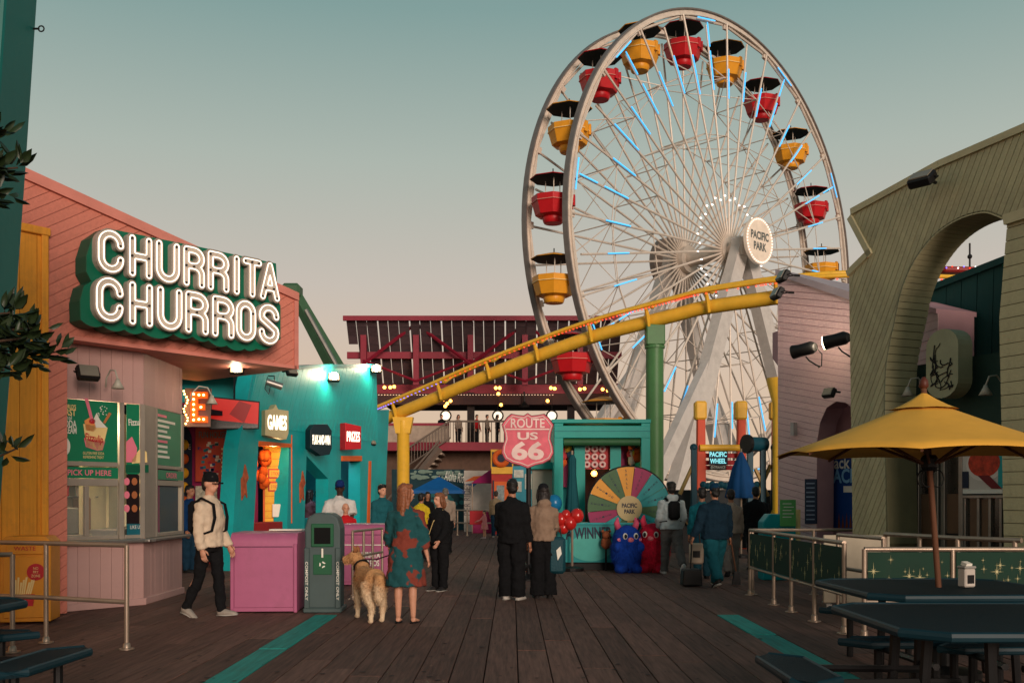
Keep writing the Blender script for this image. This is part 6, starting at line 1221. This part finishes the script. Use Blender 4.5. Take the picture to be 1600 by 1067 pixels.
def backpack(t, S_, m, w_=.26, h=.4, front=False):
    sp = S_['sp']; c = sp(.3) + Vector((0, .17, 0)); MB().box(c.x - w_ / 2, c.x + w_ / 2, c.y - .06, c.y + .08, c.z - h / 2, c.z + h / 2, b=.05).build('backpack', m, t, smooth='auto')
    for s_ in (-1, 1): MB().tube([sp(.46) + Vector((s_ * .11, .12, .02)), sp(.52) + Vector((s_ * .12, .03, .015)), sp(.46) + Vector((s_ * .12, -.14, 0)), sp(.3) + Vector((s_ * .13, -.168, 0)), sp(.14) + Vector((s_ * .15, -.14, 0)), sp(.08) + Vector((s_ * .21, 0, 0)), sp(.1) + Vector((s_ * .12, .13, 0))], [(.03, .012)] * 7, 8, flat=(1, 0, 0)).build('strap', m, t)
def world(t, p):
    c, s_ = math.cos(t.rotation_euler[2]), math.sin(t.rotation_euler[2]); p = Vector(p) * t.scale.x; return Vector((p.x * c - p.y * s_, p.x * s_ + p.y * c, p.z)) + t.location
BLC = cloth('black', (20, 20, 22)); NEARV = .011
# man in cream sweater
t, Sx = person('man in cream sweater and black cap walking past the pink cabinet', G(327, 12.9), R(72), 1.80, cloth('cream', (206, 184, 160)), BLC, 'fair', ('short', (30, 24, 20)), (150, 140, 130), legs=((-11, 16), (9, 3)), arms=((-4, 8, 18, 8), (4, 8, 26, 10)), cap=(18, 18, 20), head=(0, -6), vx=NEARV, top_kw=dict(w=.035, hem=-.06), bot_kw=dict(w=.012))
backpack(t, Sx, BLC)
# woman in tunic
def blotch(name, c1, c2, sc):
    m = mat(name, c1, .9, bump=.3, bscale=20); n_ = m.node_tree; b = n_.nodes['Principled BSDF']; tc_ = n_.nodes.new('ShaderNodeTexCoord'); nz = n_.nodes.new('ShaderNodeTexNoise'); nz.inputs['Scale'].default_value = sc; nz.inputs['Detail'].default_value = 3; r_ = n_.nodes.new('ShaderNodeValToRGB'); r_.color_ramp.elements[0].position = .5; r_.color_ramp.elements[1].position = .52; r_.color_ramp.elements[0].color = (*lin(c1), 1); r_.color_ramp.elements[1].color = (*lin(c2), 1); n_.links.new(tc_.outputs['Object'], nz.inputs[0]); n_.links.new(nz.outputs[0], r_.inputs[0]); n_.links.new(r_.outputs[0], b.inputs['Base Color']); return m
t2, S2 = person('woman in teal and rust patterned tunic holding a dog leash', G(634, 12.25), R(172), 1.66, blotch('tunic_print', (24, 74, 78), (122, 54, 42), 3.4), None, 'fair', ('long', (132, 78, 50)), None, arms=((4, 12, 8, 0), (14, 14, 20, 5)), head=(-52, 0), vx=NEARV, female=True, top_kw=dict(w=.035, hem=-.46, skirt=.06, sleeve=.8, sw=.045))
for s_ in S2['J']:
    an = S2['J'][s_][2]; fdv = S2['J'][s_][4]; o = MB().tube([an + Vector((0, .05, -.08)), an + fdv * .08 + Vector((0, 0, -.08)), an + fdv * .22 + Vector((0, 0, -.08))], [(.036, .01), (.05, .01), (.03, .01)], 10, flat=(1, 0, 0)).build('flip_flop', BLK, t2, smooth=True); MB().tube([an + Vector((-.04, -.03, -.065)), an + fdv * .14 + Vector((0, 0, -.05)), an + Vector((.04, -.03, -.065))], .007, 6).build('thong_strap', BLK, o)
# woman in black
t3, S3 = person('woman in black with crossbody bag standing beyond the dog', G(687, 16.5), R(-38), 1.57, BLC, BLC, 'fair', ('bob', (122, 76, 50)), (36, 34, 34), arms=((4, 7, 14, 0), (10, 8, 30, 12)), head=(-14, 0), female=True, top_kw=dict(w=.045, hem=-.08, sw=.03), bot_kw=dict(w=.03)); sp = S3['sp']; MB().tube([sp(.5) + Vector((.1, -.02, .03)), sp(.32) + Vector((.0, -.17, 0)), sp(.05) + Vector((-.14, -.15, 0))], [(.008, .004)] * 3, 6).build('bag_strap', CRM, t3); MB().box(-.22, -.06, -.24, -.16, sp(-.05).z, sp(.07).z, b=.02).build('crossbody_bag', mat('bag_tan', (110, 90, 70), .6), t3)
# couple
t4, S4 = person('man all in black with white sneakers beside the shield sign', G(800, 15.0), R(158), 1.77, BLC, BLC, 'tan', ('short', (22, 18, 16)), (206, 200, 192), arms=((2, 8, 8, 0), (6, 7, 30, 16)), head=(20, 8), vx=NEARV, build=1.04, top_kw=dict(w=.045, hem=-.1, sw=.034), bot_kw=dict(w=.05, flare=.012))
t5, S5 = person('woman in taupe hoodie and wide black trousers beside the man in black', G(849, 15.25), R(186), 1.68, cloth('taupe', (140, 116, 98)), BLC, 'tan', ('long', (34, 26, 24)), (28, 26, 26), arms=((10, 8, 60, 20), (4, 10, 22, 4)), head=(6, 0), female=True, vx=NEARV, cap=(24, 24, 28), top_kw=dict(w=.048, hem=-.03, sw=.034, hood=True), bot_kw=dict(w=.04, flare=.035))
TB2 = thing('teal_bag', 'teal shopping bag hanging at the side of the woman in hoodie', 'bag', (G(869, 15.2).x, 15.2, .62)); MB().box(-.12, .14, -.05, .06, -.25, .3, b=.05).build('sack', mat('bag_teal', (14, 62, 72), .6, bump=.4), TB2, smooth='auto'); MB().tube([(-.06, 0, .28), (-.02, 0, .42), (.06, 0, .42), (.08, 0, .28)], .01, 6).build('handle', BLK, TB2); MB().prism([(.02, -.05), (.08, .05), (.06, .16), (.0, .1)], -.058, -.052).build('print', WHT, TB2)
# man in white jacket
t6, S6 = person('man in pale jacket with black backpack walking away', G(1049, 20), R(188), 1.80, cloth('pale', (168, 178, 180)), cloth('grey', (96, 92, 90)), 'tan', ('curly', (26, 22, 20)), (200, 200, 196), legs=((-20, 26), (10, 2)), arms=((-6, 10, 40, 20), (4, 10, 44, 20)), top_kw=dict(w=.055, hem=-.06, hood=True, sw=.04), bot_kw=dict(w=.03)); backpack(t6, S6, BLC, .22, .36)
# sweeper
t7, S7 = person('cleaner in dark navy jacket and teal trousers with broom and dustpan', G(1117, 17.3), R(196), 1.72, cloth('navy', (18, 40, 54)), cloth('tealpants', (20, 78, 88)), 'tan', ('short', (20, 18, 16)), (40, 36, 34), legs=((12, 4), (-12, 22)), arms=((6, 14, 10, 0), (8, 16, 10, 0)), build=1.2, cap=(12, 50, 76), top_kw=dict(w=.05, hem=-.1, sw=.036), bot_kw=dict(w=.045))
for s_, nm in ((-1, 'broom'), (1, 'dustpan')):
    wp_ = world(t7, S7['A'][s_][2] + S7['A'][s_][3] * .07); 
    if nm == 'broom': g0 = Vector((wp_.x + .1, wp_.y - .05, .0)); o = thing('broom', 'dark lobby broom held at the right of the cleaner', 'broom', g0); MB().cyl((0, 0, .2), wp_ - g0 + Vector((0, 0, .1)), .013, n=8).build('handle', WPO, o); MB().prism([(-.07, .02), (.07, .02), (.05, .24), (-.04, .24)], -.04, .04).build('bristles', BLK, o)
    else: g0 = Vector((wp_.x - .02, wp_.y - .05, 0)); o = thing('dustpan', 'black lobby dustpan trailing at the left of the cleaner', 'dustpan', g0); MB().cyl((0, .08, .25), wp_ - g0 + Vector((0, 0, .05)), .012, n=8).build('handle', BLK, o); MB().prism([(-.17, .02), (.17, .02), (.15, .3), (-.15, .3)], -.14, .14).build('pan', mat('pan_black', (16, 16, 18), .4), o, bevel=.02)
bk_ = cloth('beige', (150, 132, 118)); tealc = cloth('tealtop', (16, 92, 104))
person('person in black standing at the aqua podium', G(1181, 21.3), R(180), 1.72, BLC, BLC, 'tan', ('short', (20, 18, 18)), vx=.016, build=1.15, top_kw=dict(w=.05, hem=-.1))
person('person in beige jacket walking beyond the cleaner', G(1142, 19.6), R(178), 1.66, bk_, cloth('greypants', (120, 112, 106)), 'tan', ('short', (40, 30, 26)), vx=.016, legs=((10, 6), (-10, 14)), top_kw=dict(w=.05, hem=-.06))
t10, S10 = person('person in bright teal top half hidden by the cleaner', G(1097, 18.9), R(184), 1.68, tealc, cloth('bluepants', (30, 70, 84)), 'tan', ('short', (24, 20, 20)), vx=.016, top_kw=dict(w=.05)); TO = thing('tote_bag', 'cream tote bag with dark print carried beside the cleaner', 'bag', (G(1088, 18.5).x, 18.5, .3)); MB().box(-.13, .13, -.04, .04, .0, .38, b=.03).build('sack', mat('tote_cream', (180, 160, 140), .8), TO, smooth='auto'); MB().tube([(-.07, 0, .37), (-.05, 0, .55), (.05, 0, .55), (.07, 0, .37)], .01, 6).build('handle', WPO, TO); MB().prism(rect(-.07, .06, .12, .24), -.046, -.041).build('print', BLK, TO)
person('vendor in white shirt and blue cap behind the lettered pink cabinet', G(531, 19.3), R(6), 1.80, cloth('white', (196, 192, 188)), cloth('greypants', (120, 112, 106)), 'dark', ('short', (18, 16, 16)), cap=(16, 40, 92), arms=((20, 10, 60, 25), (20, 10, 60, 25)), build=1.08, vx=.015, top_kw=dict(sleeve=.5, w=.05, sw=.04))
person('bald person in red top leaning at the lettered pink cabinet', G(540, 18.35), R(20), 1.40, cloth('red', (176, 28, 34)), BLC, 'fair', (None, (0, 0, 0)), vx=.015)
person('young man in teal sweater behind the woman in tunic', G(597, 21.8), R(28), 1.76, cloth('tealsweater', (28, 84, 92)), BLC, 'fair', ('curly', (26, 22, 20)), vx=.015, head=(15, 4), top_kw=dict(w=.045))
person('man in blue jacket standing at the arcade front', G(296, 20.5), R(70), 1.74, cloth('blue', (14, 52, 96)), cloth('bluejeans', (24, 52, 72)), 'tan', ('short', (20, 18, 16)), vx=.015, top_kw=dict(w=.05, hem=-.1))
person('grey haired man in cream shirt beyond the woman in black', G(696, 27), R(186), 1.74, bk_, BLC, 'fair', ('short', (96, 88, 82)), vx=.018, build=1.1)
person('person in yellow top mostly hidden behind the woman in tunic', G(658, 24), R(160), 1.6, cloth('yellow', (206, 176, 40)), BLC, 'tan', ('short', (24, 20, 20)), vx=.018, top_kw=dict(sleeve=.5))
person('dark haired person in black near the blue umbrella', G(668, 30), R(20), 1.66, BLC, BLC, 'tan', ('long', (22, 18, 18)), vx=.02, female=True)
person('man in khaki jacket standing far down the deck', G(775, 38.5), R(180), 1.74, cloth('khaki', (142, 122, 96)), cloth('bluejeans', (24, 52, 72)), 'fair', ('short', (50, 40, 34)), (170, 165, 160), vx=.02, top_kw=dict(w=.05, hem=-.08))
person('small child in pink dress far down the deck', G(757, 37.5), R(-60), 1.02, cloth('rose', (206, 130, 130)), None, 'fair', ('short', (40, 26, 22)), (180, 150, 150), vx=.02, female=True, arms=((40, 10, 30, 0), (10, 10, 10, 0)), top_kw=dict(hem=-.35, skirt=.09))
for i, (px, D, c, hr, lb) in enumerate(((484, 27.0, cloth('mauve', (96, 70, 80)), 'long', 'long haired person in dark clothes at the games hall, left of three'), (497, 27.8, cloth('slate', (62, 74, 86)), 'short', 'short haired person in dark clothes at the games hall, middle of three'), (509, 27.4, bk_, 'bob', 'person in beige at the games hall, right of three'))): person(lb, G(px, D), R(140 - 60 * i), 1.7, c, BLC, 'fair', (hr, (24, 20, 20)), vx=.02, group='people inside the games hall')
for i, (px, c, hr, lb) in enumerate(((690, BLC, 'short', 'tiny person in black left of the far dark post on the terrace'), (716, bk_, 'bob', 'tiny person in beige at the terrace stairs'), (745, cloth('red', (176, 28, 34)), 'short', 'tiny person in red behind the terrace railing beside the dark post'), (761, bk_, 'short', 'tiny person in beige behind the terrace railing'), (777, BLC, 'bob', 'tiny person in black behind the terrace railing by the shield sign'))):
    p = G(px, 61); p.z = EYE + (777 - 691) / FP * 60; person(lb, p, R(10 + 20 * i), 1.7, c, BLC, 'fair', (hr, (24, 20, 20)), vx=.03, group='people on the terrace')
# ================================================================== DOG
DG = thing('dog', 'tan and cream dog standing on a leash beside the woman in tunic', 'dog', G(577, 12.55), R(203)); FURM = mat('fur_tan', (170, 116, 72), .95, var=.3, scale=8, bump=.9, bscale=70)
n_ = FURM.node_tree; b_ = n_.nodes['Principled BSDF']; tc_ = n_.nodes.new('ShaderNodeTexCoord'); sp_ = n_.nodes.new('ShaderNodeSeparateXYZ'); nz = n_.nodes.new('ShaderNodeTexNoise'); nz.inputs['Scale'].default_value = 6; ma = n_.nodes.new('ShaderNodeMath'); ma.operation = 'MULTIPLY_ADD'; ma.inputs[1].default_value = .35; r_ = n_.nodes.new('ShaderNodeValToRGB'); r_.color_ramp.elements[0].position = .52; r_.color_ramp.elements[1].position = .68; r_.color_ramp.elements[0].color = (*lin((228, 202, 168)), 1); r_.color_ramp.elements[1].color = (*lin((200, 150, 102)), 1)
n_.links.new(tc_.outputs['Object'], sp_.inputs[0]); n_.links.new(tc_.outputs['Object'], nz.inputs[0]); n_.links.new(nz.outputs[0], ma.inputs[0]); n_.links.new(sp_.outputs['Z'], ma.inputs[2]); n_.links.new(ma.outputs[0], r_.inputs[0]); n_.links.new(r_.outputs[0], b_.inputs['Base Color'])
d = MB(); d.tube([(0, .36, .50), (0, .28, .50), (0, .08, .485), (0, -.14, .47), (0, -.28, .5), (0, -.36, .55)], [(.08, .09), (.135, .15), (.135, .15), (.145, .175), (.13, .16), (.09, .11)], 16, flat=(1, 0, 0))
d.tube([(0, -.3, .53), (-.01, -.38, .64), (.04, -.44, .72)], [.105, .088, .075], 12)
hd = Vector((.06, -.46, .75)); hv = Vector((.85, -.5, -.1)).normalized(); d.ball(hd, (.085, .085, .08), 14, 10); d.tube([hd + hv * .03, hd + hv * .1 + Vector((0, 0, -.02)), hd + hv * .155 + Vector((0, 0, -.025))], [.07, .052, .04], 10)
for s_ in (-1, 1):
    d.tube([(s_ * .075, -.24, .45), (s_ * .085, -.23, .3), (s_ * .08, -.25, .16), (s_ * .08, -.25, .04)], [.07, .046, .032, .03], 10); d.ball((s_ * .08, -.275, .025), (.036, .052, .026), 10, 7)
    y0 = .04 * s_; d.tube([(s_ * .075, .24, .48), (s_ * .085, .2 + y0, .33), (s_ * .08, .36 + y0, .19), (s_ * .08, .33 + y0, .04)], [.1, .075, .036, .03], 10); d.ball((s_ * .08, .305 + y0, .025), (.036, .052, .026), 10, 7)
d.tube([(0, .34, .56), (0, .44, .54), (.01, .49, .44), (.01, .47, .3), (0, .44, .24)], [.05, .058, .068, .06, .02], 10)
remesh(d.build('body', FURM, DG), .011, .012, tex2, 3)
def fur(mb, n, l0, l1, m, parent, drop=Vector((0, .5, -.5)), keep=lambda p: True):
    f = MB(); F_ = [[Vector(mb.v[i]) for i in q] for q in mb.f if len(q) == 4]; W_ = [(q[1] - q[0]).length * (q[3] - q[0]).length for q in F_]
    for q in random.choices(F_, W_, k=n):
        a, b = random.random(), random.random(); p = q[0].lerp(q[1], a).lerp(q[3].lerp(q[2], a), b); nr = (q[1] - q[0]).cross(q[3] - q[0])
        if nr.length < 1e-9 or not keep(p): continue
        nr.normalize(); c = sum(q, Vector()) / 4
        ln = random.uniform(l0, l1); dv = (nr * .55 + drop + Vector((random.uniform(-.3, .3), random.uniform(-.3, .3), random.uniform(-.2, .2)))).normalized(); sd = dv.cross(nr); sd = sd.normalized() * .0035 if sd.length > 1e-6 else Vector((.0035, 0, 0))
        p = p - nr * .008; f.add([p - sd, p + sd, p + dv * ln * .6 + sd * .6, p + dv * ln], [(0, 1, 2), (0, 2, 3)])
    return tag(f.build('fur', m, parent), kind='stuff')
random.seed(2)
fur(d, 14000, .022, .05, FURM, DG, keep=lambda p: p.z > .12)
pv = Vector((-hv.y, hv.x, 0))
for s_ in (-1, 1): b0 = hd + pv * s_ * .05 + Vector((0, 0, .06)) - hv * .02; MB().tube([b0, b0 + pv * s_ * .015 + Vector((0, 0, .05)), b0 + pv * s_ * .03 + hv * .02 + Vector((0, 0, .085))], [(.032, .014), (.024, .01), (.004, .004)], 8).build('ear', mat('fur_ear', (150, 98, 62), .95), DG, smooth=True); MB().ball(hd + hv * .075 + pv * s_ * .036 + Vector((0, 0, .022)), .01, 8, 6).build('eye', BLK, DG)
MB().ball(hd + hv * .175 + Vector((0, 0, -.015)), (.016, .016, .014), 8, 6).build('nose', BLK, DG); nk0 = Vector((.0, -.37, .63)); MB().tube([nk0 + Vector((.094 * math.cos(a), .05 * math.sin(a), .085 * math.sin(a))) for a in [i * PI / 8 for i in range(16)]], .014, 6, closed=True).build('collar', BLK, DG)
ls = world(DG, nk0 + Vector((0, 0, .09))); hnd = world(t2, S2['A'][1][2] + S2['A'][1][3] * .06); hnd2 = world(t2, S2['A'][-1][2] + S2['A'][-1][3] * .06); hnd = min((hnd, hnd2), key=lambda p: p.x)
LE = thing('dog_leash', 'dark leash running from the dog collar to the woman in tunic', 'leash', (ls.x, ls.y, 0)); o_ = Vector((ls.x, ls.y, 0)); MB().tube([ls - o_, ls.lerp(hnd, .5) - o_ + Vector((0, 0, -.03)), hnd - o_], .008, 6).build('strap', BLK, LE); MB().tube([hnd - o_, hnd - o_ + Vector((-.01, 0, -.12)), hnd - o_ + Vector((.02, 0, -.2)), hnd - o_ + Vector((.03, 0, -.1)), hnd - o_], .009, 6).build('handle_loop', BLK, LE)
